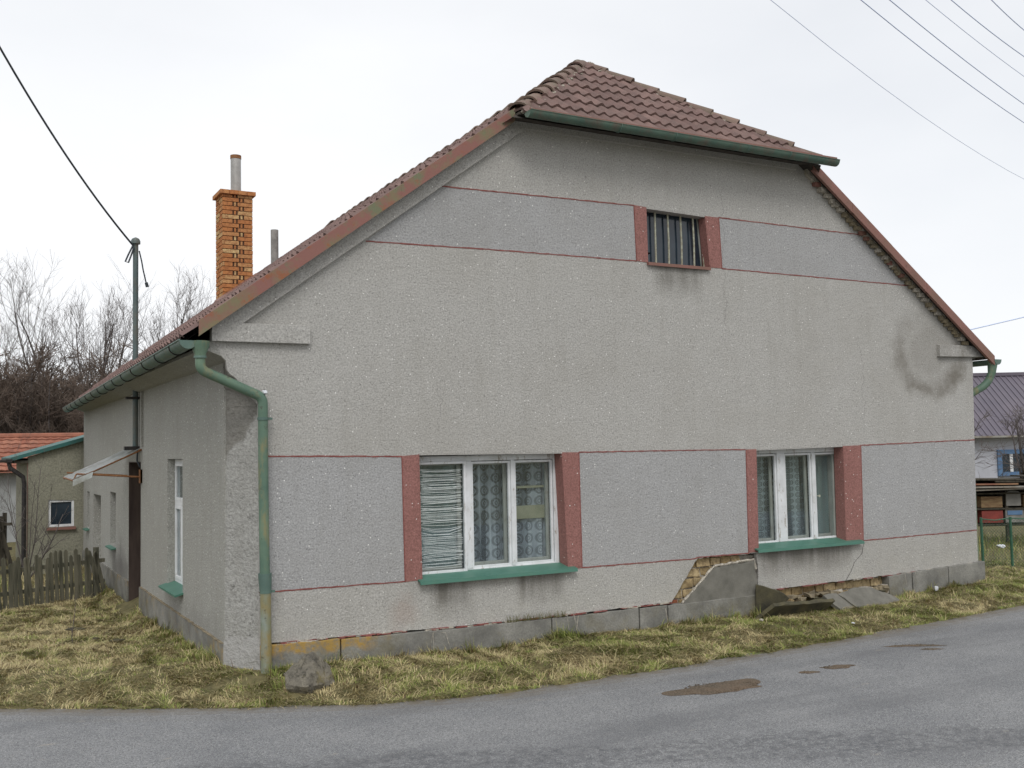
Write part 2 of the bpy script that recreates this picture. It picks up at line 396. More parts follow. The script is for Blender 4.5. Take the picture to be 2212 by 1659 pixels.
def lace(scale, name, base, hi):
    """lace: threads and ring motifs, with see-through holes"""
    m = NM(name, .9); o = m.n['Material Output']
    mp = m.n.new('ShaderNodeMapping'); mp.inputs['Scale'].default_value = (scale, 1, scale); m.L(m.co, mp.inputs[0])
    sx = m.n.new('ShaderNodeSeparateXYZ'); m.L(mp.outputs[0], sx.inputs[0])
    fx_ = m.math('SUBTRACT', m.math('FRACT', sx.outputs[0]), .5); fz = m.math('SUBTRACT', m.math('FRACT', sx.outputs[2]), .5)
    d = m.math('SQRT', m.math('ADD', m.math('MULTIPLY', fx_, fx_), m.math('MULTIPLY', fz, fz)))
    ring = m.ramp(d, [(0, .9), (.08, .9), (.12, .5), (.17, .5), (.21, .82), (.25, .82), (.30, .48), (.41, .5), (.47, .93)], 'LINEAR')
    fold = m.noise(7, 3, .5, sc3=(1, 1, .06))
    dens = m.math('MULTIPLY', ring, m.ramp(fold, [(.32, .45), (.6, 1.0)]))
    tr = m.n.new('ShaderNodeBsdfTransparent'); mixs = m.n.new('ShaderNodeMixShader')
    m.color(m.mix(m.ramp(fold, [(.35, 0.0), (.65, 1.0)]), base, hi))  # shading of the folds painted into the lace colour
    m.L(dens, mixs.inputs[0]); m.L(tr.outputs[0], mixs.inputs[1]); m.L(m.b.outputs[0], mixs.inputs[2]); m.L(mixs.outputs[0], o.inputs[0])
    return m.m
M['lace'] = lace(7.6, 'lace_curtain_large_rings', lin(128, 136, 144), lin(196, 202, 208))
M['lace2'] = lace(13, 'lace_curtain_small_rings', lin(100, 110, 114), lin(170, 180, 182))
M['sheer'] = simple('plain_curtain', lin(104, 122, 120), lin(134, 150, 148), 5, .9, sc3=(1, 1, .08))
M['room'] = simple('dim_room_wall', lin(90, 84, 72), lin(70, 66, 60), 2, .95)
M['thread'] = simple('white_thread', lin(244, 244, 242), None)
M['amber'] = simple('cardboard_box', lin(176, 172, 146), lin(150, 148, 124), 4, .8)
M['black'] = simple('black_iron', lin(34, 34, 36), lin(60, 54, 50), 20, .7)
M['bar'] = simple('pale_bar_paint', lin(176, 180, 160), lin(140, 132, 108), 26, .6)
M['rust'] = simple('rusty_steel', lin(122, 76, 44), lin(150, 104, 66), 22, .85, bump=.002)
M['pvc'] = simple('milky_canopy_sheet', lin(196, 204, 204), lin(150, 150, 140), 5, .3, spec=.6)
def sheetm():
    m = NM('milky_sheet', .3, spec=.5); m.color(m.mix(m.ramp(m.noise(5, 4), [(.4, 0.0), (.65, 1.0)]), lin(170, 178, 178), lin(118, 120, 112)))
    tr = m.n.new('ShaderNodeBsdfTransparent'); mixs = m.n.new('ShaderNodeMixShader'); mixs.inputs[0].default_value = .5
    m.L(tr.outputs[0], mixs.inputs[1]); m.L(m.b.outputs[0], mixs.inputs[2]); m.L(mixs.outputs[0], m.n['Material Output'].inputs[0]); return m.m
M['milky'] = sheetm()
M['greydoor'] = simple('dark_brown_door', lin(58, 46, 42), lin(84, 70, 62), 7, .7, sc3=(1, 1, .2))
M['cement'] = simple('cement_pipe', lin(128, 126, 122), lin(158, 155, 150), 8, .9, bump=.003)
M['fluepipe'] = simple('galvanised_flue', lin(150, 148, 144), lin(172, 170, 166), 6, .45, .35)
M['wood'] = simple('weathered_grey_wood', lin(70, 70, 58), lin(116, 112, 94), 7, .92, bump=.006, bs=30, sc3=(2, 2, .22))
M['wooddark'] = simple('dark_old_wood', lin(52, 48, 40), lin(84, 78, 66), 7, .92, bump=.005, sc3=(2, 2, .25))
M['bark'] = simple('bare_tree_bark', lin(80, 74, 72), lin(108, 100, 96), 3, .95)
M['twig'] = simple('bare_twigs', lin(98, 90, 88), lin(122, 114, 110), .6, .95)
M['scrub'] = simple('brown_scrub_twigs', lin(76, 66, 58), lin(112, 96, 84), .5, .95)
M['wire'] = simple('wire_black', lin(52, 60, 66), None, rough=.5)
M['wireblue'] = simple('wire_pale_blue', lin(190, 208, 245), None, rough=.5)
def stonem():
    m = NM('grey_brown_stone', .93, spec=.15)
    c = m.mix(m.ramp(m.noise(6, 6, .65), [(.3, 0.0), (.7, 1.0)]), lin(96, 92, 84), lin(150, 142, 124))
    c = m.mix(m.ramp(m.noise(17, 6, .75), [(.50, 0.0), (.62, .85)]), c, lin(64, 62, 56))
    c = m.mix(m.ramp(m.noise(4.4, 4, .7), [(.55, 0.0), (.65, .5)]), c, lin(150, 136, 90))
    return m.color(c).bump(m.math('ADD', m.noise(12, 6, .7), m.noise(40, 5, .7)), .02, .9).m
M['stone'] = stonem()
def asphalt():
    m = NM('worn_asphalt', .9, spec=.25); X, Y, Z = m.xyz()
    c = m.mix(m.ramp(m.noise(1.1, 7, .65), [(.32, 0.0), (.68, 1.0)]), lin(122, 124, 127), lin(146, 147, 148))
    c = m.mix(m.ramp(m.noise(85, 4, .75), [(.38, .9), (.56, 0.0)]), c, lin(84, 85, 88))
    c = m.mix(m.ramp(m.noise(150, 2, .6), [(.56, 0.0), (.66, .7)]), c, lin(196, 194, 188))
    # long faint tyre tracks, stretched along the lane
    c = m.mix(m.ramp(m.noise(.8, 5, .6, sc3=(.22, 1.6, 1)), [(.5, 0.0), (.66, .38)]), c, lin(92, 93, 96))
    # worn dark strip
    wob = m.math('MULTIPLY', m.math('SUBTRACT', m.noise(1.2, 4, .6), .5), .8)
    ln = m.math('ADD', m.math('ADD', m.math('MULTIPLY', X, .42), Y), wob)
    c = m.mix(m.math('MULTIPLY', band(m, ln, -3.1, -2.35, .15), m.ramp(m.noise(14, 6, .75), [(.42, 0.0), (.6, .6)])), c, lin(80, 81, 84))
    # dry sand smears
    c = m.mix(m.ramp(m.noise(2.6, 6, .7, sc3=(.8, 2.2, 1)), [(.64, 0.0), (.72, .5)]), c, lin(176, 160, 136))
    # dirt and damp line along the grass edge
    at_ = m.attr(); c = m.mix(m.math('MULTIPLY', at_, m.ramp(m.noise(7, 5, .7), [(.3, .2), (.6, .9)])), c, lin(112, 102, 84))
    return m.color(c).bump(m.math('ADD', m.noise(120, 3, .7), m.math('MULTIPLY', m.noise(9, 4, .6), .6)), .006, .8).m
M['asphalt'] = asphalt()
M['soil'] = simple('turf_soil', lin(84, 80, 48), lin(118, 108, 70), 9, .95, bump=.02, bs=30)
def gravelm():
    m = NM('brown_gravel', .95, spec=.15)
    c = m.mix(m.ramp(m.voro(70), [(.1, 0.0), (.6, 1.0)]), lin(128, 114, 98), lin(92, 82, 70))
    c = m.mix(m.ramp(m.noise(3, 4, .6), [(.4, 0.0), (.7, .5)]), c, lin(128, 104, 82))
    return m.color(c).bump(m.voro(60), .012, .8).m
M['gravel'] = gravelm()
M['rubble'] = simple('rubble_stone', lin(150, 136, 108), lin(112, 102, 84), 9, .95, bump=.01)
def grassm():
    m = NM('grass_blades', .8, spec=.2)
    n = m.n.new('ShaderNodeVertexColor'); n.layer_name = 'Col'
    m.color(n.outputs[0]); return m.m
M['grass'] = grassm()
M['white'] = simple('white_litter', lin(226, 228, 232), lin(190, 194, 200), 12, .6)
M['fenceg'] = simple('green_fence_paint', lin(44, 88, 66), lin(60, 104, 80), 12, .5)
M['farwall'] = simple('pale_far_wall', lin(186, 188, 198), lin(170, 172, 180), 1.5, .9)
M['fargrey'] = simple('grey_far_wall', lin(164, 166, 166), lin(146, 148, 146), 1.5, .9)
M['metalroof'] = simple('mauve_metal_roof', lin(94, 88, 100), lin(106, 98, 108), 1, .45)
M['bluepaint'] = simple('blue_paint', lin(78, 112, 152), lin(90, 124, 162), 5, .6)
M['redpaint'] = simple('red_board', lin(146, 62, 54), lin(120, 54, 48), 6, .8)
M['brownboard'] = simple('brown_board', lin(120, 92, 66), lin(150, 124, 88), 5, .9, sc3=(1, 1, 4))
M['greyboard'] = simple('grey_board', lin(140, 138, 132), lin(116, 114, 110), 4, .9)
M['sheetmetal'] = simple('bent_roof_sheet', lin(150, 148, 140), lin(120, 106, 90), 3, .6)
M['redsheet'] = simple('red_roof_sheet', lin(126, 60, 54), lin(160, 128, 90), 2.5, .7)

# ------------------------------------------------------------------ terrain
EDGE = [(-40, 27.5), (-12, 7.6), (-4, 1.9), (-1.833, .346), (-.842, -.342), (.158, -.878), (.989, -1.29), (1.929, -1.53), (3.407, -1.54), (5.139, -1.50), (6.543, -1.43), (9.36, -1.17), (13.5, -.5), (20, .9), (60, 12)]
EA = np.array(EDGE)
def edge_d(x, y):
    """signed distance to the road edge, positive on the grass side"""
    x = np.asarray(x, float); y = np.asarray(y, float); best = np.full(x.shape, 1e9); ye = np.interp(x, EA[:, 0], EA[:, 1])
    for i in range(len(EA) - 1):
        a = EA[i]; b = EA[i + 1]; d = b - a; t = np.clip(((x - a[0]) * d[0] + (y - a[1]) * d[1]) / (d @ d), 0, 1)
        best = np.minimum(best, np.hypot(x - a[0] - t * d[0], y - a[1] - t * d[1]))
    return np.where(y > ye, best, -best)
def height(x, y):
    x = np.asarray(x, float); y = np.asarray(y, float)
    d = edge_d(x, y) + (vn(x, y, .12, 3) - .5) * .05 + (vn(x, y, .5, 8) - .5) * .07
    hf = np.interp(x, [0, .4, 2.3, 5.2, 8.4, 10.15, 13, 25], [.13, .14, .085, .06, .05, .12, .0, -.5])
    hs = np.interp(y, [-1, 0, .4, 2.1, 5, 7.6, 12, 40], [.05, .11, .16, .08, -.09, -.10, -.12, -.1])
    k = np.clip((x + .3) / .6, 0, 1); hb = hs * (1 - k) + hf * k
    hb = np.where((y > .2) & (x > .3) & (x < 10.1), -.1, hb)
    hb = np.where(x > 10.1, hf, hb)
    s = np.clip(d / .9, 0, 1); s = s * s * (3 - 2 * s)
    near = np.clip(d / .05, 0, 1)
    h = -.05 + near * .065 + s * hb
    rough = np.clip(1 - np.hypot(x - 4, y) / 40, 0, 1)
    h = h + near * rough * ((vn(x, y, .35, 1) - .5) * .05 + (vn(x, y, .11, 2) - .5) * .022)
    far = np.clip((np.hypot(x - 3, y - 3) - 30) / 60, 0, 1)
    return h * (1 - far) - .06 * far
xs = np.unique(np.concatenate([np.array([-3000, -900, -300, -100, -60, -40, -30, -22, -16, -12, -9, -7, -5.5, -4.5]), np.arange(-3.8, 13, .055), np.arange(13, 30, .6), np.array([34, 40, 50, 70, 100, 300, 900, 3000])]))
ys = np.unique(np.concatenate([np.array([-3000, -900, -300, -100, -50, -25, -12, -6, -3]), np.arange(-2.3, 8.6, .055), np.arange(8.8, 30, .6), np.array([34, 40, 50, 70, 100, 300, 900, 3000])]))
gx, gy = np.meshgrid(xs, ys); gz = height(gx, gy)
def gridmesh(name, gx, gy, gz, mat, **k):
    ny, nx = gx.shape; me = bpy.data.meshes.new(name)
    v = np.stack([gx, gy, gz], -1).reshape(-1, 3)
    i = np.arange(nx * ny).reshape(ny, nx); q = np.stack([i[:-1, :-1], i[:-1, 1:], i[1:, 1:], i[1:, :-1]], -1).reshape(-1, 4)
    me.vertices.add(len(v)); me.vertices.foreach_set('co', v.ravel()); me.loops.add(q.size); me.loops.foreach_set('vertex_index', q.ravel())
    me.polygons.add(len(q)); me.polygons.foreach_set('loop_start', np.arange(0, q.size, 4)); me.polygons.foreach_set('use_smooth', np.ones(len(q), bool))
    me.update(calc_edges=True); me.materials.append(mat)
    o = bpy.data.objects.new(name, me); col.objects.link(o); return o
ground = gridmesh('ground', gx, gy, gz, M['soil']); ground['kind'] = 'structure'
# road sheet: strip from the grass edge outwards, with a little spare under the turf
rb = MB(); ts = []
for i in range(len(EA) - 1):
    n = max(1, int(math.dist(EA[i], EA[i + 1]) / .12)) if abs(EA[i][0]) < 14 else 6
    for j in range(n): ts.append(EA[i] + (EA[i + 1] - EA[i]) * j / n)
ts.append(EA[-1]); ts = np.array(ts)
offs = [.12, .0, -.06, -.16, -.35, -1.0]; dirt = [1, 1, .8, .3, 0, 0]
tg = np.gradient(ts, axis=0); tg /= np.linalg.norm(tg, axis=1)[:, None]; nrm = np.stack([-tg[:, 1], tg[:, 0]], 1)
rings = [ts + nrm * o for o in offs] + [np.stack([ts[:, 0] * 1.0, np.full(len(ts), -4.6)], 1) if 0 else ts - np.array([0, 4.0]), ts - np.array([0, 14.0])]
vv = []; 
for k, rg in enumerate(rings):
    rg = rg.copy()
    if k >= 6: rg[:, 1] = np.minimum(rg[:, 1], rings[5][:, 1] - (1.5 if k == 6 else 9))
    z = .004 + np.zeros(len(rg))
    vv.append(np.concatenate([rg, z[:, None]], 1))
nR = len(ts)
rb.v = [tuple(p) for a in vv for p in a]
cl = [1, .9, .5, .12, 0, 0, 0, 0]
for k in range(len(vv) - 1):
    for i in range(nR - 1):
        rb.f.append([k * nR + i, k * nR + i + 1, (k + 1) * nR + i + 1, (k + 1) * nR + i]); rb.m.append(0); rb.c.append(cl[k])
road = rb.build('road', M['asphalt'], fix=False, smooth=True); road['kind'] = 'structure'

# gravel filled potholes
def blob(cx, cy, rx, ry, rot, seed, name='pothole', label=None, z=.009):
    rnd = random.Random(seed); n = 40; mb = MB(); ph = [rnd.uniform(0, 6.28) for _ in range(5)]; pts = []
    for i in range(n):
        a = 2 * math.pi * i / n; r = 1 + .16 * math.sin(2 * a + ph[0]) + .12 * math.sin(3 * a + ph[1]) + .08 * math.sin(5 * a + ph[2]) + .06 * math.sin(9 * a + ph[3]) + rnd.uniform(-.04, .04)
        x = rx * r * math.cos(a); y = ry * r * math.sin(a); pts.append((cx + x * math.cos(rot) - y * math.sin(rot), cy + x * math.sin(rot) + y * math.cos(rot)))
    mb.add([(cx, cy, z + .004)] + [(p[0] * .5 + cx * .5, p[1] * .5 + cy * .5, z + .003) for p in pts] + [(p[0], p[1], z - .003) for p in pts],
           [(0, 1 + i, 1 + (i + 1) % n) for i in range(n)] + [(1 + i, 1 + n + i, 1 + n + (i + 1) % n, 1 + (i + 1) % n) for i in range(n)])
    for i in range(int(rx * ry * 2500)):
        a = rnd.uniform(0, 6.28); q = math.sqrt(rnd.random()) * .9; x = rx * q * math.cos(a); y = ry * q * math.sin(a)
        X = cx + x * math.cos(rot) - y * math.sin(rot); Y = cy + x * math.sin(rot) + y * math.cos(rot); s = rnd.uniform(.003, .007)
        mb.box(X - s, X + s, Y - s, Y + s, z - .002, z + s * .6, 0, rnd.random(), jit=s * .4)
    o = mb.build(name, M['gravel']); return tag(o, label, 'pothole', 'gravel filled potholes in the road')
blob(3.56, -2.33, .44, .19, -.12, 1, label='largest brown gravel filled pothole in the grey road')
blob(5.0, -2.31, .17, .07, -.3, 2, label='small thin gravel patch beyond the largest pothole')
blob(4.62, -2.33, .09, .05, -.3, 7, label='tiny faint gravel patch just left of the small thin one')
blob(6.36, -2.04, .26, .055, -.5, 3, label='narrow dark gravel pothole farthest right along the road')
blob(6.35, -2.25, .10, .035, -.5, 4, label='faint sandy spot just in front of the farthest pothole')

# ------------------------------------------------------------------ the house
house = empty('farmhouse', (5.0, 6.0, 0), 'long grey roughcast farmhouse with half-hipped brown tile roof and red lined panels', 'house')
W = 10.145; YE = 11.84
zl = lambda x: 3.455 + .733 * x
zr = lambda x: 10.646 - .7155 * x
RX = 4.965; RZ = zl(RX); HY, HZ = -.30, 5.52; AY = 1.72
Pl = [fx(*p) for p in ((595, 1388), (1007, 1351), (1295, 1319), (1452, 1300))]
Pr = [fx(*p) for p in ((1687, 1271), (1921, 1242), (2113, 1213))]
Af = [fx(*p) for p in ((585, 985), (868, 986), (902, 983))], [fx(*p) for p in ((1215.5, 977.5), (1250, 977), (1400, 974), (1610, 971), (1633, 970))], [fx(*p) for p in ((1822, 963.5), (1858, 962), (2105, 950))]
Bf = [fx(*p) for p in ((595, 1277), (875, 1256), (909, 1252))], [fx(*p) for p in ((1229.4, 1228), (1257, 1226), (1500, 1207), (1617, 1194), (1636, 1192))], [fx(*p) for p in ((1829, 1172), (1864, 1168), (2110, 1145))]
Cf = [fx(*p) for p in ((790, 521), (1100, 542), (1375, 564), (1398, 566))], [fx(*p) for p in ((1534, 578), (1559, 580), (1962, 617))]
Df = [fx(*p) for p in ((950, 402), (1370, 444), (1394, 448))], [fx(*p) for p in ((1526, 467), (1552, 470), (1857, 507))]
w1 = [fx(903, 981), fx(1215, 977), fx(1229, 1230), fx(910, 1256)]
w2 = [fx(1632, 971), fx(1822, 963), fx(1829, 1174), fx(1637, 1194)]
wa = [fx(1394, 448), fx(1524, 467), fx(1535, 580), fx(1398, 570)]
XL = .24
bot = [(XL, Pl[0][1])] + Pl + [(4.83, .272)]
notch = [(4.83, .272), (4.88, .335), (5.063, .555), (5.168, .681), (5.266, .79), (6.144, .786), (6.155, .6), (6.151, .404), (6.36, .345)]
bot2 = [(6.36, .345)] + [p for p in Pr if p[0] > 6.5]
outer = rag(bot, .05, .004, 1)[:-1] + rag(notch, .035, .010, 2)[:-1] + rag(bot2, .05, .004, 3)
outer += [fx(2110, 1145), fx(2105, 950), fx(2101, 783), (W, zr(W) - .045), ((10.60 - 5.62) / .7155, 5.62), (3.03, 5.62), (-.18, 3.27), (-.18, 3.095)]
outer += rag([(-.17, 3.085), (-.12, 3.06), (-.09, 2.97), (-.05, 2.93), (-.035, 2.84), (.10, 2.70), (XL, 2.53)], .04, .007, 4)
pan_lo = Af[0] + [w1[0], w1[3]] + Bf[0][::-1]
pans = [[(XL, Af[0][0][1])] + Af[0] + Bf[0][::-1] + [(XL, Bf[0][0][1])], Af[1] + Bf[1][::-1], Af[2] + Bf[2][::-1],
        Df[0] + Cf[0][::-1], Df[1] + Cf[1][::-1]]
def inset(poly):   # keep region outlines off the shared corners so the triangulation stays simple
    cx = sum(p[0] for p in poly) / len(poly); cy = sum(p[1] for p in poly) / len(poly)
    return [(cx + (p[0] - cx) * .999, cy + (p[1] - cy) * .996) for p in poly]
mb = MB()
plate(mb, outer, [w1, w2, wa], lambda u, v, d: (u, d, v), .05, [(inset(p), 1) for p in pans], 0, 0)
gable = mb.build('gable_wall', [M['wall'], M['panel']], house); gable['label'] = 'front gable wall of grey speckled roughcast'
# masonry behind the plaster, real clay bricks where it fell off
mb = MB(); core = [(XL + .02, -.2), (W - .02, -.2), (W - .02, 3.3), (6.95, 5.55), (3.1, 5.55), (.02, 3.3), (.02, 2.9), (XL + .02, 2.5)]
plate(mb, core, [w1, w2, wa], lambda u, v, d: (u, d + .12, v), .3)
mb.build('wall_core', M['room'], house)
rnd = random.Random(5); mb = MB(); mr = MB()
for r_ in range(8):
    z0 = .0 + r_ * .112; x = 4.62 + (r_ % 2) * .1
    while x < 8.55:
        wdt = rnd.choice([.13, .19, .2, .21, .15]); y0 = .052 + rnd.uniform(0, .018)
        if z0 + .112 > (.76 if x > 6.05 - wdt else .93): x += wdt; continue
        (mb).box(x + .008, x + wdt - .008, y0, .125, z0 + .008, z0 + .104, 1 if (x < 5.0 and z0 < .3) else 0, rnd.random(), jit=.013)
        x += wdt
mb.box(4.55, 8.6, .085, .13, -.15, .76, 2); mb.box(4.55, 6.1, .086, .13, .76, .93, 2)
br = mb.build('exposed_brickwork', [M['adobe'], M['redbrick'], M['mortar']], house, bevel=.008); br['label'] = 'bare yellow clay bricks where the plaster has fallen'
# rubble in the lower gap
mb = MB()
for i in range(120):
    x = rnd.uniform(6.2, 8.3); z = rnd.uniform(.02, .235); s = rnd.uniform(.015, .05); y = -.02 + rnd.uniform(-.05, .03) - (.235 - z) * .25
    mb.box(x - s * 1.4, x + s * 1.4, y - .04, y + .06, z - s * .7, z + s * .7, rnd.choice([0, 0, 1, 2, 3]), rnd.random(), jit=s * .5)
mb.build('rubble_footing', [M['rubble'], M['slabdark'], M['adobe'], M['mortar']], house, bevel=.01)['kind'] = 'stuff'
mb = MB(); cp_ = rag([fx(1866, 1172), fx(1862, 1195), fx(1845, 1215), fx(1838, 1235), fx(1826, 1256)], .03, .004, 51)
for a, b in zip(cp_[:-1], cp_[1:]):
    h = rnd.uniform(.002, .0045); mb.prism([(a[0] - h, -.002, a[1]), (a[0] + h, -.002, a[1]), (b[0] + h, -.002, b[1]), (b[0] - h, -.002, b[1])], (0, .004, 0))
mb.build('plaster_crack', M['black'], house)
# patch of smooth render in the damaged field
mb = MB(); pp = rag([(4.99, .275), (5.50, .665), (6.09, .70), (6.11, .40), (6.14, .25), (5.6, .255)], .06, .008, 6, True)
plate(mb, pp, [], lambda u, v, d: (u, -.02 + d - .03 * max(0, .6 - v), v), .05)
mb.build('render_patch', [M['slab']], house)['label'] = 'smooth dark grey render slab leaning in the damaged field'
mb = MB()
pts = rag([(5.02, .30), (5.50, .68), (6.1, .715), (6.12, .60)], .04, .006, 8)
for a, b in zip(pts[:-1], pts[1:]):
    mb.tube([(a[0], -.0, a[1]), (b[0], -.0, b[1])], rnd.uniform(.010, .018), 6)
mb.build('mortar_edge', M['mortar'], house)

# plinth blocks with open joints
def topz(x):
    P = [(XL, Pl[0][1])] + Pl + [p for p in Pr]; return float(np.interp(x, [p[0] for p in P], [p[1] for p in P]))
mb = MB(); rnd = random.Random(9)
for x0, x1, dz, sl in ((.245, .985, .012, .0), (1.0, 3.28, .016, 0), (3.3, 4.40, .02, .01), (4.42, 4.79, .022, .012), (4.80, 6.16, .03, 0), (8.30, 8.72, .006, -.01), (8.745, 9.425, .0, -.008), (9.45, 10.19, .0, .0)):
    n = max(3, int((x1 - x0) / .12)); top = []
    for i in range(n + 1):
        x = x0 + (x1 - x0) * i / n; top.append((x, topz(min(max(x, XL), 10.1)) - dz + rnd.uniform(-.004, .003)))
    poly = [(x0, -.04 + sl, -.12)] + [(x, -.04 + sl, z) for x, z in top] + [(x1, -.04 + sl, -.12)]
    mb.prism(poly, (0, .16, 0))
mb.box(-.0, W + .045, .0, .1, -.2, -.05); mb.box(W - .02, W + .045, -.035, 11.8, -.2, .39)
pl = mb.build('plinth', M['concrete'], house, bevel=.006); pl['label'] = 'cracked grey concrete plinth with yellow lichen'
# dark broken crack line between plaster and plinth
mb = MB(); mo = MB()
for i in range(150):
    x = rnd.uniform(.4, 4.8) if i < 110 else rnd.uniform(6.4, 10.0)
    L_ = rnd.uniform(.03, .16); z = topz(x) - .004 + rnd.uniform(-.006, .004)
    (mb if rnd.random() < .6 else mo).box(x, x + L_, -.012 - rnd.uniform(0, .02), .02, z - rnd.uniform(.003, .009), z + .002, 0, jit=.003)
mb.build('red_base_line', M['line'], house)['kind'] = 'stuff'; mo.build('mortar_crumbs', M['mortar'], house)['kind'] = 'stuff'

# red painted lines and window surrounds
def strip(mb, pts, wd=.013, y=-.003, seed=0):
    p2 = rag(pts, .06, .0025, seed)
    for a, b in zip(p2[:-1], p2[1:]):
        h = wd / 2 * random.Random(a[0]).uniform(.75, 1.2)
        mb.add([(a[0], y, a[1] - h), (b[0], y, b[1] - h), (b[0], y, b[1] + h), (a[0], y, a[1] + h), (a[0], .01, a[1] - h), (b[0], .01, b[1] - h), (b[0], .01, b[1] + h), (a[0], .01, a[1] + h)],
               [(0, 1, 2, 3), (4, 7, 6, 5), (0, 4, 5, 1), (3, 2, 6, 7), (0, 3, 7, 4), (1, 5, 6, 2)])
SUR = ([868, 984, 902, 982, 909, 1254, 875, 1256], [1215, 977, 1250, 976.5, 1257, 1228, 1229, 1230])
lines = [Af[0][:2], Af[1][1:4], Af[2][1:], Bf[0][:2], Bf[1][1:3] + [(5.27, .797)], Bf[2][1:], Cf[0][:3], Cf[1][1:], Df[0][:2], Df[1][1:],
         [(5.27, .797), (6.03, .792)]]
for i, ln in enumerate(lines):
    mb = MB(); ln = [(XL if (k == 0 and i in (0, 3)) else p[0], p[1]) for k, p in enumerate(ln)]
    strip(mb, ln, seed=i); mb.build('trim_line', M['line'], house)
quads = [[(868, 985), (902.5, 982), (909.5, 1253), (875, 1257)], [(1215, 977), (1250, 977), (1257, 1227), (1229, 1229)],
         [(1611, 971), (1633, 970), (1637, 1192), (1617, 1194)], [(1822, 963.5), (1859, 961.5), (1864.5, 1168), (1829, 1172)],
         [(1369, 443), (1394.5, 447.5), (1398.5, 567), (1375, 564)], [(1524, 467), (1552, 470), (1559, 580), (1535, 578)]]
for i, q in enumerate(quads):
    p = [fx(*a) for a in q]; mb = MB()
    plate(mb, p, [], lambda u, v, d: (u, d - .005, v), .012); mb.build('window_surround', M['red'], house)
    mb = MB(); ox = p[0] if i % 2 == 0 else p[1]; oz = p[3] if i % 2 == 0 else p[2]
    mb.prism([(ox[0] - .005, -.007, ox[1]), (ox[0] + .005, -.007, ox[1]), (oz[0] + .005, -.007, oz[1]), (oz[0] - .005, -.007, oz[1])], (0, .01, 0)); mb.build('trim_line', M['line'], house)

def liner(hole, depth, name='window_reveal'):
    """reveal lining: red jambs, grey soffit"""
    mb = MB(); a, b, c, d = hole; t = .012
    mb.prism([(b[0], -.004, b[1]), (b[0] - t, -.004, b[1]), (c[0] - t, -.004, c[1]), (c[0], -.004, c[1])], (0, depth - .004, 0), 0)
    mb.prism([(a[0], -.004, a[1]), (a[0] + t, -.004, a[1]), (d[0] + t, -.004, d[1]), (d[0], -.004, d[1])], (0, depth - .004, 0), 0)
    mb.prism([(a[0] + t, .001, a[1]), (b[0] - t, .001, b[1]), (b[0] - t, .001, b[1] - t), (a[0] + t, .001, a[1] - t)], (0, depth, 0), 1)
    mb.prism([(d[0] + t, .02, d[1]), (c[0] - t, .02, c[1]), (c[0] - t, .02, c[1] + t), (d[0] + t, .02, d[1] + t)], (0, depth, 0), 1)
    for p_, q_, sg in ((a, d, 1), (b, c, -1)):
        mb.prism([(p_[0], depth + .01, p_[1]), (p_[0] + sg * .02, depth + .01, p_[1]), (q_[0] + sg * .02, depth + .01, q_[1]), (q_[0], depth + .01, q_[1])], (0, .25, 0), 2)
    return mb.build(name, [M['red'], M['wall'], M['inner']], house)
liner(w1, .16); liner(w2, .16); liner(wa, .13)

def bars(mb, x0, x1, z0, z1, y0, y1, t, tb=None, tt=None):
    """rectangular ring of four bars, mitre free"""
    tb = tb or t; tt = tt or t
    mb.box(x0, x0 + t, y0, y1, z0, z1); mb.box(x1 - t, x1, y0, y1, z0, z1)
    mb.box(x0 + t, x1 - t, y0, y1, z0, z0 + tb); mb.box(x0 + t, x1 - t, y0, y1, z1 - tt, z1)
def curtain(x0, x1, z0, z1, y, amp, period, mat, parent, seed=0, name='curtain'):
    rnd = random.Random(seed); nx = int((x1 - x0) / .012); nz_ = 14; mb = MB(); ph = rnd.uniform(0, 6)
    vs = []
    for j in range(nz_ + 1):
        z = z0 + (z1 - z0) * j / nz_
        for i in range(nx + 1):
            x = x0 + (x1 - x0) * i / nx; k = amp * (1.2 - .5 * j / nz_)
            vs.append((x, y + k * math.sin(2 * math.pi * x / period + ph + .4 * math.sin(5 * x)) + k * .4 * math.sin(2 * math.pi * x / (period * .37)), z))
    mb.add(vs, [(j * (nx + 1) + i, j * (nx + 1) + i + 1, (j + 1) * (nx + 1) + i + 1, (j + 1) * (nx + 1) + i) for j in range(nz_) for i in range(nx)])
    return mb.build(name, mat, parent, smooth=True, fix=False)

def pane(x0, x1, z0, z1, y, parent):
    mb = MB(); mb.box(x0, x1, y, y + .003, z0, z1); return mb.build('pane', M['glass'], parent)
def window(cells, x0, x1, z0, z1, mull, name, label, curt):
    """casement window: outer frame ring and mullions, sashes with panes, inner sashes, curtains"""
    mb = MB(); bars(mb, x0, x1, z0, z1, .155, .215, .05, .035, .058)
    for a, b in mull: mb.box(a, b, .150, .215, z0 + .035, z1 - .058)
    f = mb.build('window', M['frame'], house, bevel=.004); f['label'] = label
    for k, (a, b, za, zb, y) in enumerate(cells):
        mb = MB(); bars(mb, a, b, za, zb, y, y + .035, .024, .03, .024)
        mb.build('sash', M['sash'], f, bevel=.003)
        pane(a + .02, b - .02, za + .025, zb - .02, y + .018, f)
        mb = MB(); bars(mb, a + .01, b - .01, za + .02, zb, .232, .262, .04); mb.build('inner_sash', M['inner'], f, bevel=.003)
        pane(a + .05, b - .05, za + .06, zb - .04, .245, f)
    return f
z0w, z1w = .848, 2.02
f1 = window([(1.86, 2.405, .842, 1.962, .128), (2.478, 2.940, .858, 1.955, .165), (2.982, 3.455, .858, 1.955, .165)], 1.832, 3.512, z0w - .02, z1w, [(2.405, 2.478), (2.940, 2.982)], 'w1',
            'wide three-part white window with ragged string blind in its left sash', None)
